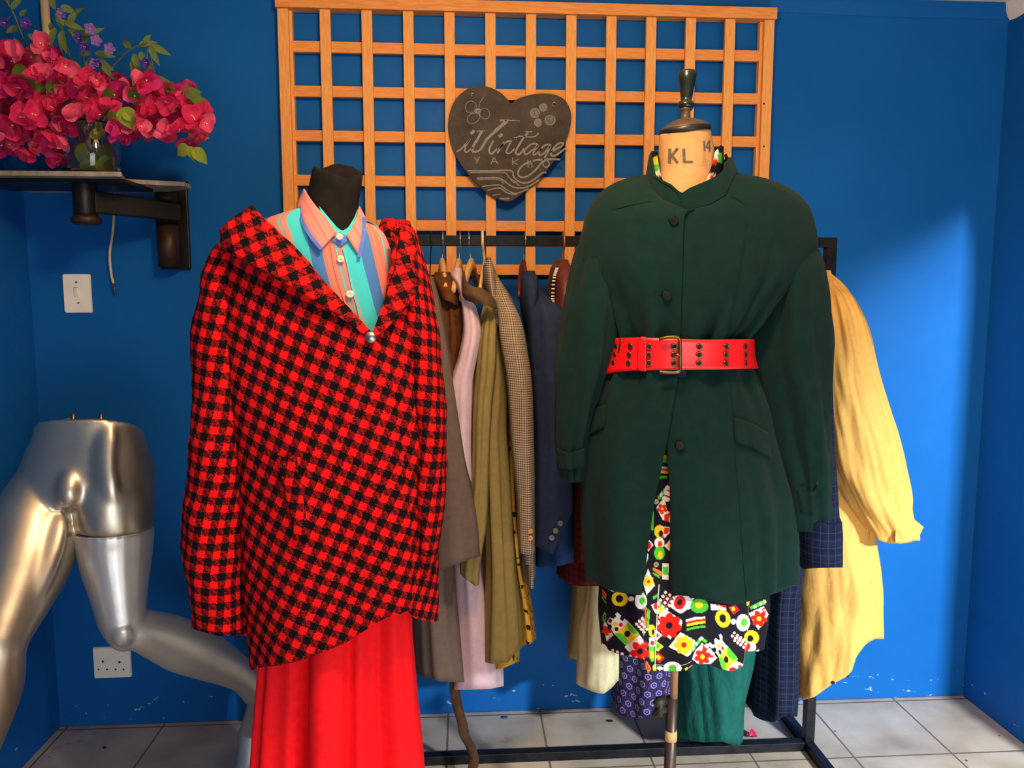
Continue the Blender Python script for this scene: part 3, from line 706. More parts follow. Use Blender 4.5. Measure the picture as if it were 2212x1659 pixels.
# placket strip
Q(A_, [(820,480),(865,510),(850,820),(808,800)], OR); Q(A_, [(835,490),(848,500),(835,810),(822,806)], BK); Q(A_, [(870,520),(905,540),(880,860),(850,840)], GR)
E(A_, 935,890,58,105,YE); E(A_, 955,910,22,55,BK); Q(A_, [(885,1000),(985,1000),(985,1150),(885,1150)], WH); E(A_, 940,1100,32,45,RD); Q(A_, [(885,1150),(985,1150),(970,1400),(930,1430),(890,1350)], GR); E(A_, 940,1300,38,70,YE)
Q(A_, [(850,1400),(920,1540),(870,1620),(820,1480)], OR); Q(A_, [(850,1430),(890,1540),(870,1590),(840,1480)], RD)
# right front
Q(A_, [(945,310),(1045,250),(1055,290),(960,360)], GR)
Q(A_, [(920,450),(1060,390),(1165,490),(1080,610),(990,590)], WH); E(A_, 1010,470,45,60,RD); Q(A_, [(1055,390),(1165,490),(1120,530),(1060,480)], GR); Q(A_, [(1060,480),(1140,520),(1060,610),(1040,560)], YE)
Q(A_, [(1060,610),(1150,515),(1455,715),(1440,810),(1245,1035),(1020,840)], WH); FL(A_, 1230,800,215,RD,BK,7,.25)
DOTS(A_, 1165,235,3,4,85,78,.55)
Q(A_, [(1340,285),(1560,300),(1690,450),(1420,600),(1235,475)], WH); E(A_, 1410,410,100,120,RD,.3); E(A_, 1410,405,42,52,BK,.3)
Q(A_, [(985,880),(1020,880),(1110,965),(1020,1055),(985,1040)], WH); Q(A_, [(1000,930),(1035,930),(1060,970),(1020,1015),(995,1000)], RD)
Q(A_, [(1010,1060),(1135,1160),(1030,1245),(985,1200)], YE); E(A_, 1030,1150,45,50,GR); Q(A_, [(1040,1255),(1155,1350),(1060,1440),(985,1350)], RD); Q(A_, [(1035,1295),(1095,1345),(1055,1390),(1000,1340)], YE)
E(A_, 1285,1530,155,112,WH); E(A_, 1285,1540,72,70,GR); E(A_, 1070,1530,48,34,WH); Q(A_, [(955,1480),(1005,1480),(1015,1570),(945,1570)], YE)
Q(A_, [(1420,910),(1680,1060),(1600,1290),(1540,1330),(1220,1165)], WH); FL(A_, 1480,1130,170,YE,RD,7,.4); 
E(B_, 355,340,168,138,GR); E(B_, 350,322,72,64,YE); Q(B_, [(205,190),(260,200),(215,245)], WH)
Q(B_, [(100,595),(280,550),(470,540),(470,585),(290,595),(105,640)], WH); Q(B_, [(105,640),(290,595),(470,580),(470,620),(290,640),(112,685)], RD); Q(B_, [(112,685),(290,640),(470,620),(470,668),(290,690),(118,728)], YE); Q(B_, [(115,770),(290,722),(475,708),(475,750),(300,762),(120,810)], GR)
Q(B_, [(562,300),(860,330),(860,425),(568,415)], WH); Q(B_, [(650,310),(860,335),(860,385)], RD)
E(B_, 800,580,140,168,YE,-.35); E(B_, 798,575,60,80,BK,-.3); E(B_, 998,636,55,50,WH); E(B_, 1180,655,130,160,WH); E(B_, 1200,650,62,76,GR)
Q(B_, [(905,370),(1040,325),(1115,415),(1000,505)], RD); Q(B_, [(940,370),(1010,355),(1040,400),(985,445)], YE)
Q(B_, [(1250,250),(1300,245),(1290,320),(1255,330)], YE); Q(B_, [(1300,360),(1580,215),(1610,300),(1330,405)], GR)
for x_ in (1370,1480,1560): Q(B_, [(x_,345-(x_-1370)*.5),(x_+45,322-(x_-1370)*.5),(x_+65,368-(x_-1370)*.5),(x_+20,390-(x_-1370)*.5)], WH)
Q(B_, [(1285,480),(1570,345),(1660,500),(1560,690),(1465,790)], WH); FL(B_, 1480,580,160,RD,YE,6,.2); E(B_, 1580,420,40,45,RD); E(B_, 1585,420,20,22,WH)
E(B_, 1340,940,140,140,YE,.3); E(B_, 1315,955,58,62,BK,.3); E(B_, 1320,1110,105,95,WH,.3); E(B_, 1255,1110,60,75,RD,.2); Q(B_, [(1420,1180),(1480,1160),(1480,1210),(1425,1210)], WH)
Q(B_, [(390,910),(510,1000),(460,1040),(400,990),(290,1120),(240,1200),(215,1180),(270,1050)], GR)
for p_ in ([(340,965),(390,910),(430,945),(385,990)], [(275,1050),(305,1020),(330,1070),(300,1095)], [(225,1150),(250,1110),(275,1140),(245,1170)]): Q(B_, p_, WH)
Q(B_, [(410,1040),(570,1150),(690,1320),(570,1430),(330,1430),(215,1340),(280,1180)], WH); FL(B_, 415,1300,160,RD,YE,6,-1.3); E(B_, 470,1120,60,60,RD); E(B_, 495,1095,45,40,WH); E(B_, 580,1260,60,55,RD); E(B_, 600,1235,45,38,WH)
Q(B_, [(510,1075),(560,1030),(610,1075),(650,1060),(630,980),(670,945),(710,990),(750,975),(725,900),(760,865),(795,930),(790,990),(830,1050),(890,1100),(870,1250),(720,1300),(650,1200),(640,1130),(570,1130)], WH)
E(B_, 640,1170,36,50,BK); E(B_, 728,1095,34,50,YE); E(B_, 793,1140,24,40,RD,-.3); E(B_, 745,1210,26,48,BK,-.3)
Q(B_, [(720,1300),(890,1095),(1085,1330),(1040,1400),(860,1580),(770,1500)], YE); Q(B_, [(890,1095),(1085,1330),(1000,1365),(930,1330),(875,1250)], GR); Q(B_, [(720,1290),(790,1310),(850,1430),(850,1570),(770,1500)], GR); E(B_, 862,1352,44,66,BK,-.2)
Q(B_, [(1050,1370),(1190,1450),(1170,1530),(960,1590),(860,1570),(960,1450)], WH); E(B_, 985,1540,72,45,RD); E(B_, 1120,1490,32,40,RD)
DOTS(B_, 1190,980,2,4,70,72,2.2); DOTS(B_, 1230,1060,2,4,70,68,2.2)
Q(B_, [(80,1520),(140,1490),(150,1550),(90,1565)], YE); Q(B_, [(150,1500),(215,1450),(220,1500),(160,1540)], OR)
# strip between the coat fronts
Q(C_, [(338,45),(360,150),(310,150)], YE); Q(C_, [(310,150),(362,150),(368,205),(298,195)], GR); Q(C_, [(285,240),(370,245),(370,268),(282,262)], WH); Q(C_, [(282,262),(370,268),(370,288),(278,285)], RD); Q(C_, [(278,285),(370,288),(370,318),(272,312)], YE); Q(C_, [(265,342),(362,348),(362,372),(258,370)], GR)
Q(C_, [(250,570),(330,475),(350,510),(270,605)], GR); Q(C_, [(275,545),(300,515),(315,545),(290,575)], WH); Q(C_, [(320,490),(345,470),(355,510),(335,525)], WH)
DOTS(C_, 362,470,2,3,40,60,.3); Q(C_, [(240,690),(330,560),(350,700),(385,745),(385,830),(310,820)], WH); FL(C_, 305,700,60,RD,YE,5,.4); Q(C_, [(325,760),(385,745),(385,835),(325,830)], RD)
Q(C_, [(200,730),(215,735),(210,935),(180,930)], GR); E(C_, 275,945,58,70,YE); E(C_, 290,968,24,38,BK); Q(C_, [(318,895),(385,900),(385,960),(325,1020)], WH); Q(C_, [(322,900),(380,905),(370,970),(325,975)], RD)
E(C_, 275,1070,55,60,WH); E(C_, 280,1085,24,35,RD); E(C_, 275,1180,58,75,GR); E(C_, 285,1200,26,42,YE); Q(C_, [(155,1030),(210,1090),(150,1165),(135,1100)], WH); E(C_, 160,1100,25,40,RD)
Q(C_, [(325,1105),(385,1040),(385,1160)], WH); E(C_, 370,1105,20,30,YE); Q(C_, [(310,1290),(375,1290),(375,1470),(305,1465)], WH); Q(C_, [(315,1330),(370,1330),(370,1415),(310,1415)], GR)
Q(C_, [(205,1335),(300,1380),(295,1430),(205,1370)], OR); Q(C_, [(200,1390),(280,1425),(275,1455),(205,1410)], GR); Q(C_, [(150,1350),(225,1530),(135,1635),(95,1500)], WH); FL(C_, 155,1490,65,YE,RD,6,.3)
Q(C_, [(115,1330),(150,1240),(155,1190),(135,1190)], WH)
# collar of the dress
for py0 in (318,):
    MOT.append(('p', [(1410,340),(1420,338),(1422,352),(1410,356)], YE)); MOT.append(('p', [(1410,356),(1423,352),(1424,366),(1412,370)], GR)); MOT.append(('p', [(1414,372),(1426,368),(1428,376),(1418,380)], WH))
    MOT.append(('p', [(1545,322),(1553,322),(1550,345),(1541,348)], WH)); MOT.append(('p', [(1553,328),(1560,332),(1560,352),(1549,350)], GR)); MOT.append(('p', [(1541,340),(1550,345),(1546,356),(1538,352)], RD)); MOT.append(('e', 1537, 386, 16, 11, .3, WH)); MOT.append(('e', 1540, 384, 8, 5, .3, RD))
rp = random.Random(5)
for _ in range(60):      # the print goes on where the photo shows nothing of it
    x_, y_ = rp.uniform(1270, 1680), rp.uniform(1000, 1250); c_ = rp.choice([WH, RD, YE, GR]); r_ = rp.uniform(8, 16)
    if 1390 < x_ < 1450: continue
    MOT.append(('e', x_, y_, r_, r_, 0, c_)); MOT.append(('e', x_, y_, r_*.45, r_*.45, 0, rp.choice([BK, RD, YE])))
n = NT('printed_cotton'); at = n.n('ShaderNodeVertexColor'); at.layer_name = 'print'; n.set(at.outputs[0], .7, 0); n.bump(n.noise(n.coord(), 900, 2), .15, .002); m_print = n.m
def paint_print(o):
    me = o.data; k = len(me.vertices); co = np.empty(k*3, dtype=np.float64); me.vertices.foreach_get('co', co); co = co.reshape(-1, 3)+np.array(org(o))-np.array((0,0,EYE))
    wv = co @ np.array(_f); X = CX+F*(co @ np.array(_r))/wv; Y = CY-F*(co @ np.array(_u))/wv
    C = np.ones((k, 4), dtype=np.float32); C[:, :3] = BK
    front = co[:, 1] < YG+.02
    for mt in MOT:
        if mt[0] == 'e':
            _, cx, cy, rx, ry, rot, col = mt; c, s = math.cos(rot), math.sin(rot)
            dx, dy = X-cx, Y-cy; ms = ((dx*c+dy*s)/rx)**2+((-dx*s+dy*c)/ry)**2 < 1
        else:
            _, pl, col = mt; ms = np.zeros(k, bool); j = len(pl)-1
            for i in range(len(pl)):
                (xi, yi), (xj, yj) = pl[i], pl[j]
                if yi != yj: ms ^= ((yi > Y) != (yj > Y)) & (X < (xj-xi)*(Y-yi)/(yj-yi)+xi)
                j = i
        C[ms & front, :3] = col
    a = me.color_attributes.new('print', 'FLOAT_COLOR', 'POINT'); a.data.foreach_set('color', C.ravel())
dr = thing('dress', 'black cotton dress with a bright red, yellow and green flower print under the green coat', 'dress', gbase+Vector((0,0,.7)))
def dfold(t, z):
    g = min(max((1.1-z)/.4, 0), 1)
    return g*(.007*math.sin(8*t+1.0)+.005*math.sin(13*t+2+3*z))
db = Body([(960,1330,1600,YG,.125),(1100,1312,1640,YG,.135),(1240,1300,1652,YG,.145),(1300,1299,1655,YG,.15),(1400,1309,1641,YG,.15),(1480,1314,1636,YG,.15)], 2.1, dfold)
dhem = [(1290,1380),(1309,1395),(1315,1405),(1338,1414),(1391,1424),(1396,1450),(1402,1456),(1408,1449),(1449,1450),(1480,1450),(1499,1435),(1532,1435),(1557,1446),(1582,1450),(1605,1438),(1608,1407),(1640,1407),(1660,1400)]
o = db.mesh('dress_front', m_print, dr, bot=dhem, nt=430, nz=270, tl=(-1.62, 1.62), thick=0); paint_print(o); solid(o, .0015, -1)
o = db.mesh('dress_back', m_print, dr, bot=dhem, bbot=[(1280,1400),(1680,1400)], nt=60, nz=30, tl=(1.62, 2*PI-1.62), thick=0); paint_print(o); solid(o, .0015, -1)
dc = Body([(300,1416,1560,YG+.012,.066),(340,1412,1560,YG+.012,.070),(400,1406,1562,YG+.012,.074),(500,1404,1564,YG+.01,.082)], 2.0)
o = dc.mesh('collar', m_print, dr, top=[(1400,330),(1412,332),(1422,336),(1426,376),(1434,398),(1444,450),(1500,450),(1514,412),(1526,392),(1541,350),(1546,326),(1556,318),(1565,315)], btop=[(1400,330),(1480,312),(1565,312)], nt=160, nz=50, thick=0); paint_print(o); solid(o, .0015, -1)
fdr = lambda o: (lambda px, py: db.front(px, py, o))
m_thread = mat('pale_thread', (200, 196, 190), .9)
Geo().grid(ribbon(fdr(.0012), [(1424,1262),(1421,1300),(1418,1360),(1415,1440)], 2.2)).make('placket_edge', m_thread, dr)
Geo().grid(ribbon(fdr(.0012), [(1412,1436),(1449,1437),(1478,1436),(1494,1428)], 1.1)).make('hem_stitching', m_thread, dr)
m_dbut = mat('horn_button', (150, 128, 96), .35, var=.25, vscale=90)
for px, py in ((1417,1083),(1417,1219)): disc('button', m_dbut, dr, fdr(.004)(px, py), 6.5*1.56/F, None, .003, holes=1, hm=m_hole)
# --- the coat
n = NT('bottle_green_wool'); v = n.coord(); f = n.noise(v, 40, 4)
n.set(n.ramp(f, [(.3, lin((5, 33, 30))), (.7, lin((7, 40, 36)))]), .95, 0); n.bump(n.noise(v, 500, 4, .7), .3, .003)
n.b.inputs['Sheen Weight'].default_value = .03; n.b.inputs['Sheen Roughness'].default_value = .6; m_green = n.m
m_gbut = mat('black_button', (8, 9, 9), .5, var=.2); m_gbut.node_tree.nodes['Principled BSDF'].inputs['Specular IOR Level'].default_value = .2
co = thing('coat', 'bottle green wool coat with stand collar, belted in red, on the calico dress form', 'coat', gbase+Vector((0,0,.83)))
def cfold(t, z):
    lo = min(max((1.28-z)/.35, 0), 1); up = math.exp(-((z-1.40)/.09)**2)
    f = lo*(.012*math.sin(5*t+.4)+.014*math.sin(9*t+2.1)-.014*math.exp(-((t-.52)/.07)**2)) + up*(.009*math.sin(13*t+1.7*z)+.006*math.sin(23*t+1)) - .009*math.exp(-((t-.47-.2*(1.55-z))/.06)**2)*min(1, max(0, (z-1.36)/.05))*min(1, max(0, (1.66-z)/.05))
    return f + .0025*noise.noise(Vector((t*2.5, 3, z*5)))
cb_ = Body([(346,1424,1562,YG,.062),(362,1412,1576,YG,.068),(378,1386,1616,YG,.082),(390,1362,1658,YG,.090),(402,1338,1688,YG,.097),(418,1308,1712,YG,.105),(440,1283,1732,YG,.113),(486,1262,1750,YG,.124),(530,1252,1757,YG,.132),(563,1250,1750,YG,.136),(600,1260,1728,YG,.139),(655,1290,1676,YG,.138),(700,1307,1640,YG,.132),(732,1318,1609,YG,.126),(768,1312,1612,YG,.125),(800,1300,1624,YG,.130),(873,1272,1650,YG,.142),(930,1260,1658,YG,.150),(1008,1254,1672,YG,.158),(1123,1256,1694,YG,.165),(1200,1262,1694,YG,.168),(1320,1276,1684,YG,.170)], 2.25, cfold)
GLE = [(1476,300),(1476,440),(1472,600),(1469,720),(1466,800),(1460,834),(1446,919),(1436,969),(1411,1085),(1396,1181),(1386,1282),(1384,1340)]
GRE = [(1440,300),(1440,440),(1438,600),(1436,800),(1438,900),(1441,973),(1446,1066),(1446,1340)]
ghem = [(1240,1240),(1270,1251),(1300,1265),(1334,1276),(1386,1283),(1420,1281),(1444,1278),(1485,1287),(1527,1297),(1585,1307),(1643,1293),(1685,1278),(1720,1262)]
cbot = [(1370,378),(1396,380),(1408,405),(1432,432),(1481,454),(1530,443),(1568,422),(1588,376),(1610,372)]; cbb = [(1370,378),(1480,368),(1610,372)]
# stand collar
sc_ = Body([(260,1414,1556,YG+.01,.074),(300,1412,1560,YG+.01,.078),(340,1403,1575,YG+.008,.085),(380,1396,1590,YG,.096),(420,1380,1606,YG,.106),(470,1370,1620,YG,.116)], 2.0)
cl_top = [(1380,345),(1408,337),(1402,360),(1410,376),(1427,388),(1450,399),(1467,414),(1476,432),(1484,415),(1500,403),(1527,391),(1550,379),(1567,362),(1570,340),(1600,340)]
sc_.mesh('collar', m_green, co, top=[(1390,338),(1404,338),(1410,374),(1427,387),(1450,398),(1468,414),(1474,416),(1489,406),(1527,390),(1552,377),(1566,366),(1572,345),(1590,330)],
         btop=[(1390,342),(1404,336),(1425,312),(1470,298),(1520,290),(1548,292),(1562,305),(1573,336),(1590,345)], bot=[(1370,378),(1396,380),(1408,405),(1432,432),(1481,454),(1530,443),(1568,422),(1588,376),(1610,372)], bbot=[(1370,378),(1480,368),(1610,372)], nt=120, nz=24, thick=.006)
zy = P(1500, 492, YG).z
cb_.mesh('coat_body', m_green, co, top=lambda t: zy, bot=ghem, bbot=[(1240,1250),(1480,1270),(1720,1262)], nt=170, nz=100, edges=(GLE, GRE), lap=.008, thick=.005, yoke=lambda t: sc_.pt(t, sc_.zpoly(t, cbot if math.cos(t) >= 0 else cbb), -.002))
fco = lambda o: (lambda px, py: cb_.front(px, py, o))
Geo().grid(ribbon(lambda px, py: sc_.front(px, py, .004), [(1412,378),(1428,390),(1450,402),(1466,417),(1473,436),(1476,452)], 4)).make('piping', m_green, co)
def slv(rows, seed, **kw):
    def ff(t, z): return .011*noise.noise(Vector((math.sin(t)*2.6+seed, math.cos(t)*2.6, z*4))) + .005*math.sin(5*t+6*z) + .005*noise.noise(Vector((math.sin(t)*4+seed, math.cos(t)*4, z*11)))
    return Body(rows, 2.1, ff)
g1 = slv([(500,1290,1350,YG,.02),(518,1262,1358,YG,.03),(536,1250,1356,YG,.042),(563,1243,1352,YG,.064),(610,1233,1346,YG,.078),(679,1220,1334,YG,.094),(760,1209,1318,YG,.094),(873,1203,1284,YG,.088),(965,1201,1264,YG,.082),(1010,1206,1258,YG,.078),(1050,1210,1257,YG,.074)], 2)
g1.mesh('sleeve', m_green, co, bot=[(1200,1034),(1209,1036),(1232,1044),(1260,1041)], nt=64, nz=60, cap=True)
g2 = slv([(500,1672,1716,YG,.02),(515,1656,1746,YG,.045),(535,1644,1760,YG,.066),(563,1636,1767,YG,.088),(620,1630,1772,YG,.102),(679,1624,1775,YG,.108),(760,1616,1779,YG,.104),(834,1636,1778,YG,.10),(950,1664,1782,YG,.096),(1046,1684,1784,YG,.09),(1123,1691,1784,YG,.086),(1170,1694,1782,YG,.084)], 5)
g2.mesh('sleeve', m_green, co, bot=[(1690,1139),(1698,1141),(1730,1149),(1754,1150),(1757,1128),(1784,1122)], nt=80, nz=70, cap=True)
f1 = lambda o: (lambda px, py: g1.front(px, py, o)); f2_ = lambda o: (lambda px, py: g2.front(px, py, o))
gpatch('cuff_band', m_green, co, f1(.004), [(1200,962),(1215,974),(1235,978),(1258,968)], [(1206,1006),(1218,1012),(1236,1014),(1258,1006)], 8, 24, .005)
gpatch('cuff_band', m_green, co, f2_(.004), [(1686,1046),(1705,1056),(1735,1064),(1758,1062),(1766,1048)], [(1690,1092),(1710,1102),(1735,1108),(1757,1107),(1760,1090)], 8, 30, .006)
disc('cuff_button', m_gbut, co, f2_(.012)(1764, 1043), 5*1.6/F, None, .004)
gpatch('pocket_flap', m_green, co, fco(.004), [(1262,893),(1285,884),(1309,874)], [(1259,942),(1285,932),(1306,921)], 8, 20, .004)
gpatch('pocket_flap', m_green, co, fco(.004), [(1584,901),(1620,912),(1660,936)], [(1588,956),(1622,966),(1664,992)], 8, 20, .004)
for pl in ([(1276,462),(1300,456),(1345,446),(1405,420)], [(1580,418),(1618,446),(1660,456),(1690,476)], [(1618,446),(1608,520),(1596,600),(1580,680),(1572,728)], [(1574,806),(1584,880),(1588,960),(1598,1080),(1606,1200),(1614,1298)]):
    Geo().grid(ribbon(fco(.0016), pl, 2.6)).make('seam', m_green, co)
for px, py in ((1455,476),(1440,638),(1472,806),(1468,962)):
    b = disc('button', m_gbut, co, fco(.011 if py < 700 else .004)(px, py), 10.5*1.57/F, None, .005, holes=1, hm=m_dark)
Geo().grid(ribbon(fco(.0105), [(1415,632),(1432,633)], 2)).make('buttonhole', m_gbut, co)
# --- belt
n = NT('red_patent_leather'); v = n.coord(); n.b.inputs['Specular IOR Level'].default_value = .5; n.set(lin((232, 18, 26)), .36, 0); n.bump(n.noise(v, 120, 3), .06, .002); m_belt = n.m
m_brass = mat('antique_brass', (122, 92, 50), .35, .9, var=.25, vscale=60); m_black = mat('eyelet_black', (12, 14, 12), .9)
bl = thing('belt', 'wide bright red leather belt with rows of eyelets around the green coat', 'belt', gbase+Vector((0,0,1.3)))
bt = [(1300,731),(1319,730),(1380,729),(1450,732),(1530,734),(1608,733),(1640,732)]; bb = [(1280,812),(1296,810),(1330,803),(1365,800),(1469,799),(1560,798),(1622,796),(1650,795)]
bbody = Body([(715,1313,1617,YG,.152),(732,1312,1616,YG,.149),(768,1306,1618,YG,.148),(800,1296,1628,YG,.151),(825,1286,1640,YG,.155)], 2.25, lambda t, z: .002)
bbody.mesh('strap', m_belt, bl, top=bt, bot=bb, nt=110, nz=10, thick=.003)
fbl = lambda o: (lambda px, py: bbody.front(px, py, o))
XT = Matrix.Rotation(R(90), 3, 'X')
def eyelet(px, py, sx):
    Cc = fbl(.0034)(px, py); Cd = fbl(.0034)(px+2, py); ang = math.atan2(Cd.y-Cc.y, Cd.x-Cc.x); A = Matrix.Rotation(ang, 3, 'Z') @ XT
    o = Geo().lathe(Cc, [(.0062, 0), (.0062, .0012), (.0046, .0016), (.0040, .0006)], 20, A).make('eyelet', m_brass, bl)
    Geo().lathe(Cc, [(.0042, .0004), (.0042, .0009)], 16, A).make('eyelet_hole', m_black, o)
for xs in ((340,334,328),(391,384,376),(471,465,460),(575,573,573),(716,714,714),(858,857,856),(1009,1007,1007),(1116,1117,1118)):
    for k, yy in enumerate((178,224,271)):
        px, py = 1180+xs[k]*.3857, 680+(yy+(-6 if 330 < xs[k] < 360 else 0))*.3857
        eyelet(px, py, 1)
g = Geo().tube([fbl(.012)(*p) for p in spline([(1424,733),(1440,729),(1460,728),(1468,733),(1469,745),(1469,770),(1469,795),(1464,804),(1440,805),(1424,803)], 5)], .0036, 10)
g.make('buckle_frame', m_brass, bl)
Geo().tube([fbl(.006)(1452, 768), fbl(.012)(1462, 767), fbl(.014)(1472, 767)], .0024, 8).make('buckle_prong', m_brass, bl)
gpatch('keeper_loop', m_belt, bl, fbl(.005), [(1379,731),(1386,727),(1396,728)], [(1378,800),(1386,802),(1396,802)], 10, 8, .003)
# ------------------------------------------------------------------ clothes on the rail
m_hw = wood('pale_wood_hanger', (196, 146, 84), (222, 176, 112), .4, (20, 3, 20)); m_hr = mat('dark_red_hanger', (74, 20, 18), .35); m_hb = mat('amber_plastic', (150, 84, 34), .3); m_hbeige = mat('beige_plastic', (222, 184, 130), .4)
m_wire = mat('chromed_wire', (190, 190, 190), .25, 1.0); m_bwire = mat('black_wire', (20, 20, 20), .4, .5)
def hanger(name, label, px, py, m, mh, yaw, hx=None, w=.40, drop=.075, wr=.0017, th=.010, hh=.022, shape=True):
    """px,py: top of the hanger arms in the photo; hx: where the hook crosses the rail"""
    c = P(px, py, YR); top = zr_+q/2+wr; hxw = P(hx if hx else px, 510, YR).x
    t = thing(name, label, 'hanger', (hxw, YR, top), 'hangers on the garment rail')
    d = Matrix.Rotation(yaw, 3, 'Z')
    if shape:
        rings = []
        for i in range(25):
            s_ = (i-12)/12; y_ = s_*w/2; z_ = -hh/2-drop*abs(s_)**1.35; r1 = th*(1-.35*abs(s_)**2); r2 = hh*(1-.45*abs(s_))
            rings.append([c+d @ Vector((r1*math.cos(a), y_, z_+r2*math.sin(a))) for a in [2*PI*k/12 for k in range(12)]])
        Geo().grid(rings, True, True, True).make('arms', m, t)
    else:
        pts = [c+d @ Vector((0, y_, z_)) for y_, z_ in ((0,0),(.02,-.012),(w/2,-.12),(w/2+.005,-.135),(w/2-.01,-.14),(-w/2+.01,-.14),(-w/2-.005,-.135),(-w/2,-.12),(-.02,-.012),(0,0))]
        Geo().tube(pts, wr, 8).make('arms', m, t)
    h = [c+Vector((0,0,-.01))]; zt = zr_+q/2; a_ = q/2+wr+.002
    h += [Vector((lerp(c.x, hxw, .55), YR-.004, lerp(c.z, zr_-q/2, .6))), Vector((hxw, YR-a_*1.15, zr_-q*.4)), Vector((hxw, YR-a_*1.2, zr_+q*.3)), Vector((hxw, YR-a_*.7, top+.006)), Vector((hxw, YR, top+.009)), Vector((hxw, YR+a_*.8, top+.004)), Vector((hxw, YR+a_*1.2, zr_)), Vector((hxw, YR+a_*1.1, zr_-.012))]
    Geo().tube([Vector(p) for p in spline(h, 5)], wr, 8).make('hook', mh, t)
    return t
hanger('clothes_hanger', 'black wire hanger at the left end of the rail beside the houndstooth jacket', 928, 600, m_bwire, m_bwire, R(8), 932, shape=False, wr=.0019)
hanger('clothes_hanger', 'pale wooden hanger with steel hook above the brown suede jacket', 955, 564, m_hw, m_wire, R(4), 957)
hanger('clothes_hanger', 'pale wooden hanger with steel hook above the lilac coat', 991, 565, m_hw, m_wire, R(-4), 994)
hanger('clothes_hanger', 'pale wooden hanger with steel hook above the olive coat', 1018, 564, m_hw, m_wire, R(-9), 1013, drop=.10)
hanger('clothes_hanger', 'beige plastic hanger with thick curved hook above the checked tweed blazer', 1048, 566, m_hbeige, m_hbeige, R(-6), 1042, wr=.0042, th=.007)
hanger('clothes_hanger', 'dark red wooden hanger with steel hook above the navy blazer', 1130, 566, m_hr, m_wire, R(-8), 1134, drop=.09)
hanger('clothes_hanger', 'amber plastic hanger hooked over the rail above the rust leather jacket', 1214, 575, m_hb, m_hb, R(6), 1217, wr=.0035, th=.007)
m_taupe = cloth('taupe_wool', (100, 84, 76), .9, .08); m_suede = cloth('brown_suede', (92, 54, 26), .95, .22, 500, .4, .5); m_lilac = cloth('lilac_wool', (206, 178, 190), .9, .05)
m_olive = cloth('olive_gabardine', (136, 118, 70), .85, .07); m_olcol = cloth('dark_taupe_wool', (92, 70, 50), .95, .12); m_navy = cloth('navy_wool', (38, 50, 78), .9, .12); m_navy2 = cloth('blue_lining_cloth', (36, 66, 112), .9, .1)
m_rust = mat('rust_leather', (98, 40, 28), .45, var=.15, bscale=90, bstr=.2); m_khaki = cloth('khaki_cotton', (150, 138, 96), .9, .08, wr=.8); m_creamc = cloth('cream_cotton', (212, 206, 166), .9, .05, wr=1.2)
m_gtr = cloth('green_cotton', (24, 90, 82), .8, .08, bstr=.5, wr=1.6); m_yel = cloth('yellow_cotton', (224, 174, 94), .85, .05, bstr=.45, wr=1.0)
m_tweed = houndstooth('brown_tweed_check', .0066, R(2), (84, 66, 56), (186, 166, 140), .0002, .9, False)
m_tweed2 = houndstooth('grey_tweed_check', .0075, R(2), (60, 56, 52), (186, 178, 164), .0002, .9, False)
n = NT('leopard_print'); v = n.mapping(n.coord('UV'), (1, .75, 1)); wv = n.n('ShaderNodeVectorMath', operation='ADD'); nz_ = n.n('ShaderNodeTexNoise'); n.l(v, nz_.inputs['Vector']); nz_.inputs['Scale'].default_value = 60
sc1 = n.n('ShaderNodeVectorMath', operation='SCALE'); n.l(nz_.outputs['Color'], sc1.inputs[0]); sc1.inputs['Scale'].default_value = .012; n.l(v, wv.inputs[0]); n.l(sc1.outputs[0], wv.inputs[1])
d1 = n.vor(wv.outputs[0], 54, 'DISTANCE_TO_EDGE'); k = n.math('GREATER_THAN', d1, .26); n.set(n.mix(k, lin((206, 156, 60)), lin((38, 32, 26))), .8, 0); m_leo = n.m
def plaid(name, base, la, lb, s1, s2):
    n = NT(name); x, y, z = n.sep(n.coord('UV'))
    ln = lambda k, s_, w_, o: n.math('LESS_THAN', n.math('FRACT', n.math('ADD', n.math('DIVIDE', k, s_), o)), w_)
    c = lin(base); wide = n.math('MULTIPLY', n.math('ADD', ln(x, s1, .5, 0), ln(y, s1, .5, 0)), .35)
    c1 = n.mix(wide, c, tuple(v*.45 for v in c[:3])+(1,))
    c2 = n.mix(n.math('MULTIPLY', n.math('MAXIMUM', ln(x, s1, .05, .2), ln(y, s1, .05, .2)), .32), c1, lin(la)); c3 = n.mix(n.math('MULTIPLY', n.math('MAXIMUM', ln(x, s2, .06, .7), ln(y, s2, .06, .7)), .22), c2, lin(lb))
    n.set(c3, .9, 0); n.bump(n.noise(n.coord(), 700, 2), .2, .003); return n.m
m_plaid = plaid('navy_plaid', (24, 30, 56), (44, 84, 96), (70, 88, 130), .040, .040)
m_burg = plaid('burgundy_plaid', (86, 26, 28), (124, 60, 54), (44, 10, 14), .022, .022)
n = NT('purple_medallion_print'); v = n.mapping(n.coord('UV'), (1, 1, 1)); x, y, z = n.sep(v); pp = .034
row = n.math('FLOOR', n.math('DIVIDE', y, pp*.8)); xo = n.math('ADD', x, n.math('MULTIPLY', n.math('MODULO', row, 2.0), pp*.5))
ux = n.math('SUBTRACT', n.math('FRACT', n.math('DIVIDE', xo, pp)), .5); uy = n.math('MULTIPLY', n.math('SUBTRACT', n.math('FRACT', n.math('DIVIDE', y, pp*.8)), .5), .8)
rr = n.math('SQRT', n.math('ADD', n.math('MULTIPLY', ux, ux), n.math('MULTIPLY', uy, uy))); an = n.math('ARCTAN2', uy, ux)
rr = n.math('ADD', rr, n.math('MULTIPLY', n.math('COSINE', n.math('MULTIPLY', an, 6.0)), .025))
ring = n.math('LESS_THAN', n.math('ABSOLUTE', n.math('SUBTRACT', rr, .235)), .055); dot = n.math('LESS_THAN', rr, .07)
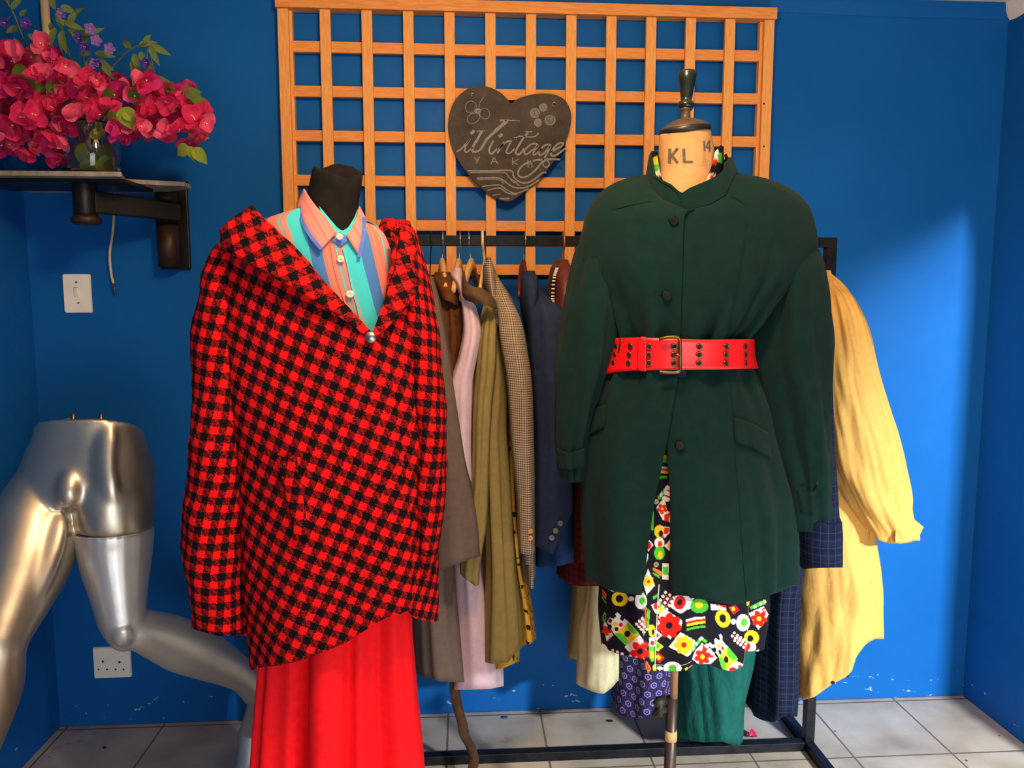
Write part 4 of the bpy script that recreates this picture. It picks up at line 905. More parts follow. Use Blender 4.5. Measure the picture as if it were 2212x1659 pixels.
sm = n.math('LESS_THAN', n.vor(v, 120), .22); sm2 = n.math('LESS_THAN', n.vor(n.mapping(v, loc=(.3,.1,0)), 90), .2)
c = n.mix(n.math('MULTIPLY', sm, .6), lin((44, 38, 74)), lin((140, 70, 90))); c = n.mix(n.math('MULTIPLY', sm2, .5), c, lin((90, 90, 150))); c = n.mix(n.math('MULTIPLY', ring, .85), c, lin((128, 132, 204))); c = n.mix(dot, c, lin((150, 110, 190)))
n.set(c, .7, 0); m_medal = n.m
GR_ = 'clothes hanging on the rail'
def garment(name, label, cat, px, hint=None):
    return thing(name, label, cat, (P(px, 900, YR).x, YR, .55), GR_)
def part(t, nm, m, rows, top=None, bot=None, fold=None, e=2.1, nt=64, nz=56, thick=.003, cap=True, **kw):
    b = Body(rows, e, fold); b.mesh(nm, m, t, top=top, bot=bot, nt=nt, nz=nz, thick=thick, cap=cap, **kw); return b
YC = 2.33
# taupe coat
t = garment('coat', 'long taupe wool coat hanging leftmost on the rail, half hidden by the houndstooth jacket', 'coat', 940)
part(t, 'coat_body', m_taupe, [(600,918,934,YC,.05),(640,908,946,YC,.13),(720,902,962,YC-.02,.19),(860,896,986,YC-.03,.20),(1000,892,996,YC-.03,.20),(1200,890,990,YC-.03,.20),(1330,892,1006,YC-.03,.20),(1490,898,1028,YC-.03,.20)], bot=[(895,1454),(910,1460),(949,1472),(1000,1474),(1028,1470)], fold=folds(.009, (6,11,15), 3, 1.5, .9))
part(t, 'sleeve', m_taupe, [(604,922,936,2.16,.03),(660,922,952,2.12,.05),(726,924,966,2.09,.06),(800,926,978,2.07,.06),(914,930,996,2.06,.058),(991,934,1008,2.06,.058),(1129,936,1035,2.07,.060),(1240,938,1042,2.07,.058)], bot=[(930,1238),(960,1228),(1000,1214),(1042,1200)], fold=folds(.003, (5,7), 8))
# brown suede jacket
t = garment('jacket', 'brown suede jacket with a turned collar between the taupe and the lilac coat', 'jacket', 960)
part(t, 'jacket_body', m_suede, [(612,938,990,YC,.07),(660,944,1004,YC-.01,.15),(720,946,1010,YC-.02,.18),(800,944,1006,YC-.02,.19),(950,940,1000,YC-.02,.19),(1150,936,1000,YC-.02,.19)], fold=folds(.010, (5,9), 5))
part(t, 'collar', m_suede, [(594,938,974,YC-.06,.05),(606,934,984,YC-.08,.075),(632,944,990,YC-.09,.095),(662,956,993,YC-.10,.10)], bot=[(930,610),(945,640),(958,648),(975,652),(993,664)], thick=.004)
g = Geo(); rows = []
pts = spline([(984,1440),(983,1492),(988,1525),(998,1560),(1004,1590),(1016,1612),(1024,1640),(1018,1668),(1006,1690)], 6)
for i, p in enumerate(pts):
    tw = .5+.4*math.sin(i*.30); Yp = 2.20+.02*math.sin(i*.21)
    rows.append([P(p[0]-11, p[1], Yp-.008*tw), P(p[0], p[1], Yp-.003), P(p[0]+11, p[1], Yp+.010*tw)])
o = g.grid(rows).make('tie_belt', cloth('dark_suede', (72, 50, 36), .95, .2), t); solid(o, .003)
# lilac coat
t = garment('coat', 'lilac wool coat hanging between the brown suede jacket and the olive coat', 'coat', 1015)
part(t, 'coat_body', m_lilac, [(650,998,1016,YC,.07),(700,1000,1032,YC,.15),(800,976,1026,YC,.19),(950,980,1022,YC,.19),(1150,978,1040,YC,.19),(1350,976,1076,YC,.19),(1420,974,1086,YC,.19),(1520,970,1088,YC,.19)], bot=[(965,1490),(1010,1490),(1060,1488),(1090,1482)], fold=folds(.006, (5,9), 6, 1.4, .9))
part(t, 'sleeve', m_lilac, [(612,992,1004,2.22,.03),(636,994,1014,2.16,.05),(665,998,1028,2.12,.06),(711,1000,1040,2.10,.066),(770,990,1032,2.09,.064),(830,972,1023,2.09,.062),(957,974,1020,2.10,.06),(1110,980,1026,2.11,.058)], fold=folds(.003, (4,7), 4))
part(t, 'collar', m_lilac, [(586,978,998,YC-.07,.05),(596,974,1000,YC-.09,.07),(615,984,1004,YC-.11,.085),(634,990,1008,YC-.12,.09)], thick=.004)
# olive coat
t = garment('coat', 'olive gabardine coat with a dark taupe turned collar in the middle of the left rail', 'coat', 1060)
part(t, 'coat_body', m_olive, [(640,1048,1072,YC-.02,.08),(700,1040,1082,YC-.02,.16),(800,1036,1100,YC-.03,.19),(914,1030,1096,YC-.03,.20),(1000,1032,1102,YC-.03,.20),(1174,1040,1110,YC-.03,.205),(1300,1032,1124,YC-.03,.205),(1440,1023,1133,YC-.03,.205)], bot=[(1015,1418),(1030,1426),(1063,1434),(1097,1431),(1116,1408),(1135,1392)], fold=folds(.012, (5,8,13), 12, 1.4, .9))
part(t, 'coat_front', m_olive, [(652,1050,1068,2.14,.03),(720,1034,1072,2.10,.05),(800,1026,1070,2.09,.055),(880,1020,1062,2.09,.055),(1000,1018,1056,2.10,.055),(1120,1008,1052,2.10,.055),(1240,994,1036,2.11,.05),(1275,996,1034,2.11,.048)], bot=[(990,1236),(1005,1250),(1026,1266),(1040,1262)], fold=folds(.006, (4,7), 15))
part(t, 'lining', m_leo, [(1180,1040,1112,YC,.18),(1300,1050,1122,YC,.18),(1460,1060,1119,YC,.18)], bot=[(1040,1442),(1081,1446),(1118,1430),(1125,1428)], cap=False)
part(t, 'collar', m_olcol, [(590,1000,1004,2.20,.02),(600,998,1018,2.15,.05),(622,998,1046,2.10,.07),(640,1000,1066,2.08,.075),(668,1030,1074,2.08,.06)], top=[(990,600),(1000,586),(1006,610),(1020,618),(1042,622),(1060,640),(1076,650)], bot=[(990,630),(1006,648),(1030,658),(1050,660),(1066,664),(1080,668)], thick=.005, cap=False, e=2.0)
# leopard dress
t = garment('dress', 'leopard print dress showing as a narrow strip between the olive coat and the tweed blazer', 'dress', 1110)
part(t, 'dress_body', m_leo, [(700,1080,1100,YC+.01,.08),(800,1084,1110,YC+.02,.15),(991,1088,1110,YC+.02,.16),(1174,1100,1120,YC+.02,.165),(1289,1110,1144,YC+.02,.165),(1400,1116,1158,YC+.02,.17)], bot=[(1100,1396),(1130,1394),(1145,1392),(1158,1380)], fold=folds(.004, (5,), 2))
# tweed blazer
t = garment('blazer', 'brown checked tweed blazer with amber sleeve buttons', 'blazer', 1120)
part(t, 'blazer_body', m_tweed, [(570,1046,1062,YC,.05),(600,1050,1074,YC,.10),(650,1066,1104,YC,.17),(740,1080,1132,YC,.19),(900,1096,1146,YC,.19),(1100,1114,1150,YC,.19),(1222,1118,1152,YC,.19)], fold=folds(.004, (5,), 2))
b_ = part(t, 'sleeve', m_tweed, [(600,1064,1074,2.22,.03),(640,1068,1098,2.15,.055),(682,1074,1122,2.11,.068),(732,1078,1135,2.09,.07),(827,1094,1149,2.08,.068),(957,1103,1153,2.08,.064),(1083,1116,1154,2.09,.060),(1184,1120,1154,2.09,.056)], fold=folds(.003, (4,6), 5))
part(t, 'lapel', m_tweed, [(563,1050,1060,YC-.07,.05),(574,1044,1066,YC-.10,.08),(600,1044,1070,YC-.12,.10),(640,1052,1074,YC-.13,.10),(700,1066,1080,YC-.14,.09)], thick=.004)
m_amber = mat('amber_button', (196, 128, 56), .3)
for px, py in ((1146,1147),(1146,1162)): disc('button', m_amber, t, b_.front(px, py, .003), 6*2.03/F, None, .004, holes=1, hm=m_hole)
part(t, 'lining', m_tweed2, [(1150,1124,1150,YC-.14,.06),(1220,1128,1150,YC-.14,.06)], bot=[(1120,1214),(1140,1220),(1152,1216)])
# navy blazer
t = garment('blazer', 'navy wool blazer with three grey sleeve buttons on the dark red hanger', 'blazer', 1180)
part(t, 'blazer_body', m_navy2, [(596,1124,1150,YC,.06),(625,1122,1166,YC,.12),(680,1128,1200,YC,.18),(798,1150,1230,YC,.19),(957,1156,1236,YC,.19),(1120,1156,1240,YC,.19),(1250,1150,1242,YC,.19)], bot=[(1145,1215),(1165,1226),(1200,1224),(1245,1214)], fold=folds(.006, (5,8), 7, 1.4, .8))
b_ = part(t, 'sleeve', m_navy, [(632,1154,1172,2.20,.03),(655,1146,1200,2.14,.06),(682,1142,1224,2.11,.072),(760,1144,1232,2.09,.075),(860,1152,1234,2.08,.074),(957,1157,1234,2.08,.072),(1080,1156,1236,2.08,.07),(1205,1154,1226,2.09,.062)], bot=[(1150,1176),(1165,1184),(1192,1198),(1208,1170),(1225,1130),(1238,1100)], fold=folds(.004, (4,7), 9))
part(t, 'lapel', m_navy, [(592,1128,1156,YC-.08,.06),(604,1124,1162,YC-.11,.085),(640,1124,1162,YC-.14,.10),(700,1136,1152,YC-.15,.10)], thick=.004)
m_grey = mat('grey_horn_button', (96, 92, 84), .35, var=.2, vscale=80)
for px, py in ((1210,1130),(1200,1146),(1192,1161)): disc('button', m_grey, t, b_.front(px, py, .003), 6.5*2.03/F, None, .004, holes=1, hm=m_hole)
# rust jacket
t = garment('jacket', 'rust leather jacket with metal zip and burgundy check hem left of the green coat', 'jacket', 1230)
part(t, 'jacket_body', m_burg, [(640,1196,1262,YC,.15),(760,1200,1290,YC,.18),(900,1204,1300,YC,.19),(1100,1206,1300,YC,.19),(1300,1202,1300,YC,.19)], bot=[(1195,1230),(1210,1248),(1225,1260),(1250,1266),(1300,1266)], fold=folds(.005, (5,9), 7))
part(t, 'collar', m_rust, [(568,1196,1228,YC-.04,.05),(580,1190,1234,YC-.06,.085),(620,1184,1238,YC-.08,.12),(680,1178,1250,YC-.09,.14)], thick=.004)
part(t, 'sleeve', m_burg, [(700,1240,1276,2.14,.05),(900,1240,1276,2.10,.058),(1100,1240,1270,2.10,.056),(1225,1242,1264,2.11,.05)], bot=[(1235,1190),(1245,1218),(1268,1212)])
g = Geo()
zp = spline([(1203,580),(1197,600),(1194,640),(1196,665)], 10)
for p in zp[::2]: g.box(P(p[0], p[1], YC-.214), (.009, .005, .0045))
zo = Geo().grid(ribbon(lambda x, y: P(x, y, YC-.209), zp, 10, 0)).make('zip', m_dark, t); g.make('zip_teeth', m_cream, zo)
# khaki, cream, purple, green, plaid, yellow
t = garment('trousers', 'khaki cotton trousers behind the cream trousers, half hidden by the burgundy hem', 'trousers', 1255)
part(t, 'trousers_body', m_khaki, [(532,1262,1270,YR,.03),(600,1252,1284,YC+.02,.10),(1150,1238,1290,YC+.02,.11),(1270,1238,1292,YC+.02,.12),(1440,1224,1286,YC+.02,.11)], bot=[(1220,1420),(1240,1424),(1270,1430),(1290,1430)], fold=folds(.004, (5,7), 3))
t = garment('trousers', 'pale cream cotton trousers hanging beside the dress hem', 'trousers', 1295)
part(t, 'trousers_body', m_creamc, [(532,1290,1298,YR,.03),(600,1278,1312,YC-.03,.10),(1150,1262,1320,YC-.06,.11),(1270,1262,1322,YC-.06,.12),(1330,1256,1326,YC-.06,.12),(1400,1250,1334,YC-.06,.12),(1510,1246,1330,YC-.06,.12)], bot=[(1240,1474),(1256,1484),(1285,1496),(1304,1499),(1322,1486),(1335,1470)], fold=folds(.006, (3,5,8), 14, nz=.006))
t = garment('skirt', 'dark purple skirt with small lilac medallions hanging below the printed dress', 'skirt', 1380)
part(t, 'skirt_body', m_medal, [(532,1388,1398,YR,.03),(600,1376,1412,YC-.03,.12),(1150,1350,1440,YC-.06,.14),(1320,1340,1440,YC-.06,.15),(1420,1332,1442,YC-.06,.15),(1500,1324,1444,YC-.06,.15),(1570,1320,1446,YC-.06,.15)], bot=[(1318,1528),(1326,1538),(1350,1548),(1385,1552),(1410,1548),(1446,1536)], fold=folds(.010, (5,8), 21))
t = garment('trousers', 'bottle green cotton trousers hanging right of the pole', 'trousers', 1545)
part(t, 'trousers_body', m_gtr, [(532,1540,1552,YR,.03),(600,1520,1576,YC-.02,.11),(1150,1478,1626,YC-.04,.12),(1330,1472,1626,YC-.04,.14),(1450,1472,1612,YC-.04,.14),(1560,1474,1596,YC-.04,.13),(1630,1474,1592,YC-.04,.13)], bot=[(1462,1592),(1478,1597),(1520,1604),(1560,1602),(1585,1610),(1596,1612),(1606,1600)], fold=lambda t_, z: .012*math.sin(4*t_+1)+.020*noise.noise(Vector((math.sin(t_)*4+z*5, math.cos(t_)*3, z*5+3*math.sin(t_)))))
t = garment('shirt_dress', 'navy plaid shirt dress with one rolled sleeve beside the yellow coat', 'dress', 1655)
part(t, 'dress_body', m_plaid, [(532,1716,1726,YR,.03),(600,1706,1740,YC,.09),(640,1690,1760,YC-.02,.12),(900,1660,1790,YC-.02,.17),(1200,1630,1706,YC-.02,.17),(1290,1618,1700,YC-.02,.17),(1420,1616,1698,YC-.02,.17),(1580,1618,1690,YC-.02,.16)], bot=[(1608,1524),(1620,1528),(1628,1546),(1645,1556),(1670,1560),(1694,1548)], fold=folds(.010, (5,9), 11))
b_ = part(t, 'sleeve', m_plaid, [(820,1758,1790,2.02,.05),(950,1752,1794,1.98,.056),(1060,1746,1802,1.96,.058),(1130,1738,1808,1.95,.058)], cap=True)
part(t, 'rolled_cuff', m_plaid, [(1122,1730,1811,1.955,.066),(1160,1724,1813,1.95,.068),(1200,1728,1813,1.95,.066),(1240,1732,1812,1.95,.064)], bot=[(1725,1220),(1735,1229),(1770,1227),(1812,1226)], thick=.004)
# yellow coat
t = garment('coat', 'crumpled yellow cotton coat hanging at the right end of the rail', 'coat', 1790)
yf = lambda s_: (lambda t_, z: .012*noise.noise(Vector((math.sin(t_)*2.2+s_, math.cos(t_)*2.2, z*7)))+.006*noise.noise(Vector((math.sin(t_)*5+z*6+s_, math.cos(t_)*5, z*4-5*math.sin(t_))))+.003*math.sin(7*t_+3*z))
part(t, 'coat_body', m_yel, [(592,1762,1782,YC,.05),(620,1740,1806,YC,.12),(700,1720,1838,YC,.17),(850,1712,1852,YC,.18),(1043,1704,1852,YC,.18),(1127,1702,1860,YC,.18),(1226,1703,1878,YC,.185),(1337,1700,1884,YC,.185),(1400,1698,1874,YC,.18),(1520,1697,1850,YC,.18)], bot=[(1690,1488),(1705,1497),(1737,1512),(1759,1506),(1799,1477),(1827,1463),(1840,1450),(1850,1418),(1870,1392),(1890,1380)], fold=yf(1), nt=150, nz=120)
b_ = part(t, 'sleeve', m_yel, [(612,1776,1800,2.24,.04),(640,1768,1832,2.20,.08),(700,1764,1862,2.17,.095),(765,1766,1877,2.15,.10),(859,1776,1905,2.14,.10),(953,1788,1936,2.13,.10),(1010,1800,1952,2.13,.096),(1071,1824,1963,2.13,.09),(1115,1856,1966,2.13,.078),(1150,1880,1974,2.13,.066),(1185,1890,1970,2.13,.06)], bot=[(1850,1120),(1872,1135),(1884,1150),(1898,1168),(1920,1174),(1945,1175),(1975,1168)], fold=yf(7), nt=120, nz=110)
gpatch('cuff_tab', m_yel, t, lambda x, y: P(x, y, 2.055+(x-1930)*.0009), [(1934,1118),(1962,1112),(1976,1124),(1993,1138)], [(1932,1172),(1950,1173),(1966,1170),(1980,1164)], 8, 20, .004)
disc('button', mat('yellow_button', (238, 190, 84), .35), t, P(1964, 1142, 2.076), 8*2.1/F, None, .005, holes=1, hm=m_hole)
for px, py in ((1799,1474),(1829,1459)): disc('snap', m_dark, t, P(px, py, 2.17), 4*2.2/F, None, .004)
# ------------------------------------------------------------------ silver leg mannequin
n = NT('worn_silver_paint'); v = n.coord(); f = n.noise(v, 5, 5, .6); f2 = n.noise(v, 160, 3, .6)
n.set(n.ramp(f, [(.3, lin((178, 166, 150))), (.7, lin((200, 190, 176)))]), n.math('ADD', .30, n.math('MULTIPLY', f, .14)), .92)
n.bump(f2, .04, .002); m_silver = n.m
n = NT('worn_silver_paint_leg'); v = n.coord(); f = n.noise(v, 5, 5, .6); ch = n.math('GREATER_THAN', n.noise(v, 26, 5, .7), .72)
n.set(n.mix(n.math('MULTIPLY', ch, .6), lin((206, 204, 202)), lin((150, 116, 90))), n.math('ADD', .34, n.math('MULTIPLY', f, .14)), .75); m_silver2 = n.m
def limb(g, st, n_=28, close=True):
    """st: (px, py, Y, half width px, depth ratio); a closed tapering limb"""
    S_ = spline(st, 6); pts = [P(s[0], s[1], s[2]) for s in S_]; rings = []
    for i, p in enumerate(pts):
        tg = (pts[min(i+1, len(pts)-1)]-pts[max(i-1, 0)]).normalized()
        sd = tg.cross(Vector((0, 1, 0))); sd.normalize(); dp = sd.cross(tg).normalized()
        r = S_[i][3]*S_[i][2]/F
        rings.append([p+sd*(r*math.cos(a))+dp*(r*S_[i][4]*math.sin(a)) for a in [2*PI*k/n_ for k in range(n_)]])
    return g.grid(rings, True, True, True)
def unify(o, vox=.007, it=6):
    r = o.modifiers.new('unify', 'REMESH'); r.mode = 'VOXEL'; r.voxel_size = vox; r.use_smooth_shade = True
    s = o.modifiers.new('soften', 'SMOOTH'); s.factor = .5; s.iterations = it; return o
YL = 2.08
zf = P(530, 1632, 2.40).z
lm = thing('leg_mannequin', 'silver painted male leg mannequin without torso, mid stride in the left corner', 'mannequin', (P(200, 1100, YL).x, YL, 0))
pel = Body([(886,86,298,YL,.096),(905,82,302,YL,.099),(921,80,304,YL,.100),(950,68,312,YL,.104),(987,58,320,YL,.112),(1021,44,328,YL,.122),(1060,24,328,YL,.128),(1094,6,327,YL,.126),(1130,-8,324,YL,.118),(1150,-10,322,YL,.10)], 2.3)
g = Geo(); nn = 64
rings = []
for j in range(40):
    z = lerp(pel.z1, pel.z0, j/39); sh = max(0, 1-j/16)*.42
    rings.append([Vector((p.x, p.y, p.z-sh*(p.y-YL+.11)-sh*.10*(p.x-P(190,900,YL).x)*-.55)) for p in [pel.pt(2*PI*k/nn, z) for k in range(nn)]])
# cut the pelvis to the two thighs: the part between them ends at the crotch
pg = [r for r in rings if r[0].z > P(160, 1076, YL).z]
g.grid(pg, True, True, True)
limb(g, [(112,1000,YL-.005,30,1.15),(104,1030,YL-.012,56,1.15),(96,1064,YL-.025,70,1.15),(79,1130,YL-.06,88,1.10),(50,1220,YL-.13,92,1.02),(22,1300,YL-.20,80,.98),(0,1370,YL-.26,62,1.0),(-10,1410,YL-.28,58,1.0),(-22,1480,YL-.27,66,.95),(-46,1560,YL-.25,62,.95),(-76,1680,YL-.22,46,.95),(-104,1800,YL-.20,33,1.05),(-118,1880,YL-.20,34,1.2)])
fa = P(-118, 1885, YL-.20); toe = Vector((fa.x+.03, fa.y-.20, .03))
fz = fa.z
g.tube([fa+Vector((0, .03, .03)), Vector((fa.x, fa.y, max(.06, fa.z-.08))), Vector((fa.x+.01, fa.y-.09, .045)), toe], [.045,.045,.042,.025], 16, [.045,.04,.03,.02])
limb(g, [(246,1000,YL,66,1.2),(250,1060,YL-.012,76,1.2),(250,1110,YL-.025,75,1.15),(249,1146,YL-.03,74,1.08)])
# abdominal lines and bulge
limb(g, [(150,1030,YL-.05,26,1.6),(152,1065,YL-.05,34,1.6),(157,1095,YL-.05,26,1.6),(160,1110,YL-.05,8,1.5)])
limb(g, [(150,1010,YL-.095,10,.8),(150,1035,YL-.112,22,.9),(150,1068,YL-.120,25,1.0),(150,1092,YL-.112,17,.9)])
limb(g, [(150,900,YL-.06,10,.5),(150,935,YL-.075,34,.45),(150,985,YL-.085,26,.5),(150,1020,YL-.095,10,.6)])
limb(g, [(232,905,YL-.06,6,.6),(230,935,YL-.078,22,.6),(226,1000,YL-.100,24,.55),(232,1070,YL-.110,26,.5),(240,1125,YL-.10,8,.5)])
limb(g, [(96,1040,YL-.08,6,.6),(66,1130,YL-.135,38,.6),(34,1220,YL-.200,38,.6),(4,1310,YL-.250,24,.6),(-4,1350,YL-.27,4,.6)])
limb(g, [(130,1090,YL-.10,5,.6),(118,1140,YL-.13,30,.6),(94,1220,YL-.18,32,.6),(56,1310,YL-.235,22,.6),(40,1350,YL-.26,4,.6)])
body = g.make('pelvis_and_leg', m_silver, lm); unify(body, .0065, 12)
body['label'] = 'silver hips with the leg that steps forward'
g = Geo()
limb(g, [(248,1145,YL-.03,77,1.06),(249,1180,YL-.035,75,1.05),(252,1230,YL-.05,68,1.03),(258,1290,YL-.07,56,1.0),(264,1340,YL-.085,48,1.0),(270,1372,YL-.08,36,1.0),(276,1388,YL-.06,22,1.0)])
limb(g, [(262,1330,YL-.085,36,1.0),(275,1350,YL-.075,44,1.0),(310,1362,YL-.05,46,.95),(352,1376,YL+.0,54,.92),(400,1398,YL+.06,58,.9),(445,1418,YL+.12,52,.9),(490,1440,YL+.17,42,.92),(525,1462,YL+.21,34,.95),(545,1484,YL+.235,31,1.0),(556,1500,YL+.245,30,1.0)])
limb(g, [(232,1180,YL-.07,6,.5),(238,1230,YL-.085,30,.6),(248,1290,YL-.105,30,.6),(258,1340,YL-.115,14,.6)])
limb(g, [(262,1352,YL-.125,22,.8),(264,1374,YL-.12,24,.8),(268,1388,YL-.10,16,.8)])
# foot standing on its toes, heel up
ak = P(553, 1496, YL+.245)
bl_ = P(538, 1600, YL+.30); tf = P(533, 1624, YL+.28)
g.tube([ak+Vector((.012, .01, .03)), ak+Vector((.006, .035, -.02)), lerp(ak, bl_, .5)+Vector((.006, .028, 0)), bl_+Vector((.004, .012, .012)), Vector((bl_.x, bl_.y-.03, .020))], [.034,.036,.036,.042,.036], 18, [.034,.036,.026,.024,.018])
g.tube([ak+Vector((.012,.012,.02)), ak+Vector((.03,.045,.0)), ak+Vector((.032,.05,-.03))], [.028,.028,.02], 14)
for k in range(5):
    x_ = bl_.x-.028+.0135*k; L = (.040,.046,.046,.042,.056)[k]
    g.tube([Vector((x_, bl_.y-.005, .022)), Vector((x_-.002, bl_.y-.02-L*.5, .020)), Vector((x_-.003, bl_.y-.02-L, .009))], [.008, .0075, .006], 10)
leg = g.make('detachable_leg', m_silver2, lm); unify(leg, .0042, 6); leg['label'] = 'greyer detachable lower leg with chipped paint, bent back'
Geo().grid([[P(248,1145.5,YL-.03)+Vector((r*73*YL/F*math.cos(a), r*73*YL/F*1.06*math.sin(a), 0)) for a in [2*PI*k/48 for k in range(48)]] for r in (.985, .2)], True).make('seam', m_dark, lm)
for px in (158, 218):
    Geo().tube([P(px, 930, YL-.07), P(px, 893, YL-.07)], [.007, .0055], 12).make('peg', m_brass, lm)
# ------------------------------------------------------------------ light switch and socket
m_plate = mat('aged_white_plastic', (246, 240, 228), .4, var=.05); m_scr = mat('tarnished_screw', (130, 100, 64), .5, .6)
def rplate(c, w, h, d, m, name, parent, rad=.006):
    pts = []
    for sx, sz, a0 in ((1,1,0),(-1,1,90),(-1,-1,180),(1,-1,270)):
        for k in range(6):
            a = R(a0+k*18); pts.append((sx*(w/2-rad)+rad*math.cos(a), sz*(h/2-rad)+rad*math.sin(a)))
    nn = len(pts); v = []
    for s_, y_ in ((1, 0), (1, -d*.6), (.965, -d)): v += [c+Vector((p[0]*s_, y_, p[1]*s_)) for p in pts]
    f = [((j*nn+i), j*nn+(i+1) % nn, (j+1)*nn+(i+1) % nn, (j+1)*nn+i) for j in range(2) for i in range(nn)]+[tuple(range(2*nn, 3*nn)), tuple(range(nn))]
    return mk(name, v, f, m, parent, smooth=False)
c = P(169, 634, W-.0005); wS = (P(198,634,W)-P(139,634,W)).x; hS = P(169,592,W).z-P(169,676,W).z
t = thing('light_switch', 'white light switch plate on the wall below the bracket shelf', 'switch', c)
rplate(c, wS, hS, .009, m_plate, 'plate', t)
o = Geo().box(c+Vector((-.001,-.0105,.004)), (.013,.006,.030), Matrix.Rotation(R(8), 3, 'X')).make('rocker', mat('switch_rocker', (232, 224, 210), .3), t, smooth=False); bevel(o, .0015)
Geo().box(c+Vector((-.002,-.0095,.017)), (.012,.003,.006)).make('rocker_slot', m_dark, t, smooth=False)
for dz in (.037, -.031):
    Geo().lathe(c+Vector((0 if dz > 0 else .003, -.009, dz)), [(.0034, 0), (.003, .0015)], 14, XT).make('screw', m_scr, t)
c = P(244, 1429, W-.0005); wS = (P(284,1429,W)-P(204,1429,W)).x; hS = P(244,1397,W).z-P(244,1463,W).z
t = thing('power_socket', 'white double power socket low on the wall behind the silver knee', 'socket', c)
rplate(c, wS, hS, .010, m_plate, 'plate', t, .004)
for px, py, r in ((222,1429,.0042),(258,1430,.0042),(213,1446,.0034),(231,1446,.0034),(250,1446,.0034),(267,1446,.0034)):
    p = P(px, py, W-.0105); Geo().lathe(p, [(r, 0), (r, .0006)], 14, XT).make('socket_hole', m_black, t)
for px in (224, 259):
    o = Geo().box(P(px, 1411, W-.011), (.010, .004, .018)).make('socket_switch', m_plate, t, smooth=False); bevel(o, .001)
# ------------------------------------------------------------------ bracket shelf, cord, conduit
m_brk = mat('black_worn_metal', (34, 30, 26), .4, .5, var=.25, vscale=20); m_rustm = mat('rusty_brown_tube', (58, 40, 28), .5, .4, var=.3, vscale=25, bscale=60)
n = NT('dusty_grey_metal'); f = n.noise(n.coord(), 14, 5, .7); n.set(n.ramp(f, [(.3, lin((120, 108, 94))), (.6, lin((178, 164, 146)))]), .6, .2); m_tray = n.m
Yf, Yb = 2.27, 2.50
zs = P(200, 370, Yf).z
t = thing('bracket_shelf', 'grey metal tray shelf on a black swing arm wall bracket in the left corner', 'shelf', (P(376, 500, W).x, W, P(376, 582, W).z))
xL = XL+.03
def at(px, Y): return P(px, 372, Y).x
pl = [(xL, Yf), (at(262, Yf), Yf), (at(274, Yf+.14), Yf+.13), (at(403, Yb-.03), Yb-.05), (at(407, Yb), Yb+.02), (at(300, Yb+.06), W-.03), (xL, W-.03)]
nn = len(pl); th = .014
o = mk('tray', [(x, y, zs) for x, y in pl]+[(x, y, zs-th) for x, y in pl], [tuple(range(nn)), tuple(reversed(range(nn, 2*nn)))]+[(i, (i+1) % nn, nn+(i+1) % nn, nn+i) for i in range(nn)], m_tray, t, smooth=False); bevel(o, .002)
o = Geo().box((lerp(xL, at(262,Yf), .5), Yf+.14, zs-th-.005), (at(250,Yf)-xL, .20, .010)).make('tray_rib', m_brk, t, smooth=False)
pc = P(184, 430, 2.38); rz1, rz0 = zs-th, P(184, 466, 2.38).z
Geo().lathe((pc.x, pc.y, rz0), [(.030, 0), (.033, .004), (.033, rz1-rz0-.002), (.033, rz1-rz0)], 32).make('pivot', m_brk, t)
Geo().lathe((pc.x, pc.y, P(184, 486, 2.38).z), [(.030, 0), (.040, .006), (.041, .018), (.034, .026), (.028, .030)], 32).make('pivot_nut', m_rustm, t)
ax = P(388, 460, W-.075)
a0, a1 = Vector((pc.x+.02, pc.y, P(200, 436, 2.38).z)), Vector((ax.x, ax.y, ax.z)); d = (a1-a0); L_ = d.length
ang = math.atan2(d.y, d.x); 
g = Geo(); v = []
for p, h in ((a0, .033), (a1, .026)):
    nrm = Vector((-math.sin(ang), math.cos(ang), 0))*.014
    v += [p+nrm+Vector((0,0,h)), p-nrm+Vector((0,0,h)), p-nrm-Vector((0,0,h)), p+nrm-Vector((0,0,h))]
o = g.add(v, [(0,1,2,3),(7,6,5,4),(0,4,5,1),(1,5,6,2),(2,6,7,3),(3,7,4,0)]).make('swing_arm', m_brk, t, smooth=False); bevel(o, .004)
zw1, zw0 = P(376, 392, W).z, P(376, 582, W).z; xw = P(378, 490, W).x; ww = (P(410, 490, W)-P(345, 490, W)).x
o = Geo().box((xw, W-.008, (zw0+zw1)/2), (ww, .014, zw1-zw0)).make('wall_plate', m_brk, t, smooth=False); bevel(o, .003)
Geo().tube([Vector((xw-.008, W-.045, zw0+.006)), Vector((xw-.008, W-.045, ax.z-.032))], .034, 24).make('lower_tube', m_rustm, t)
Geo().tube([Vector((xw-.008, W-.045, ax.z+.032)), Vector((xw-.008, W-.045, zs-th))], .034, 24).make('upper_tube', m_rustm, t)
Geo().tube([Vector((xw-.008, W-.045, ax.z-.030)), Vector((xw-.008, W-.045, ax.z+.030))], .037, 24).make('knuckle', m_brk, t)
m_cord = mat('cream_cord', (206, 184, 146), .6, var=.12, vscale=60)
g = Geo().tube([Vector(p) for p in spline([P(247,402,W-.012), P(247,440,W-.012), P(244,498,W-.014), P(237,548,W-.02), P(240,590,W-.016), P(245,612,W-.012)], 8)], .0042, 10)
o = g.make('cord', m_cord, base=P(247, 402, W-.012)); tag(o, 'loose cream cord hanging on the wall from behind the bracket shelf', 'cord')
e = Geo().tube([P(245,612,W-.012), P(247,624,W-.012), P(249,635,W-.012)], [.0042,.0045,.004], 10).make('frayed_end', m_cap, o)
m_cond = mat('cream_trunking', (222, 196, 148), .55, var=.05)
g = Geo(); a_, b_2 = P(95, -10, W-.012), P(128, 352, W-.012); mid = P(104, 105, W-.012)
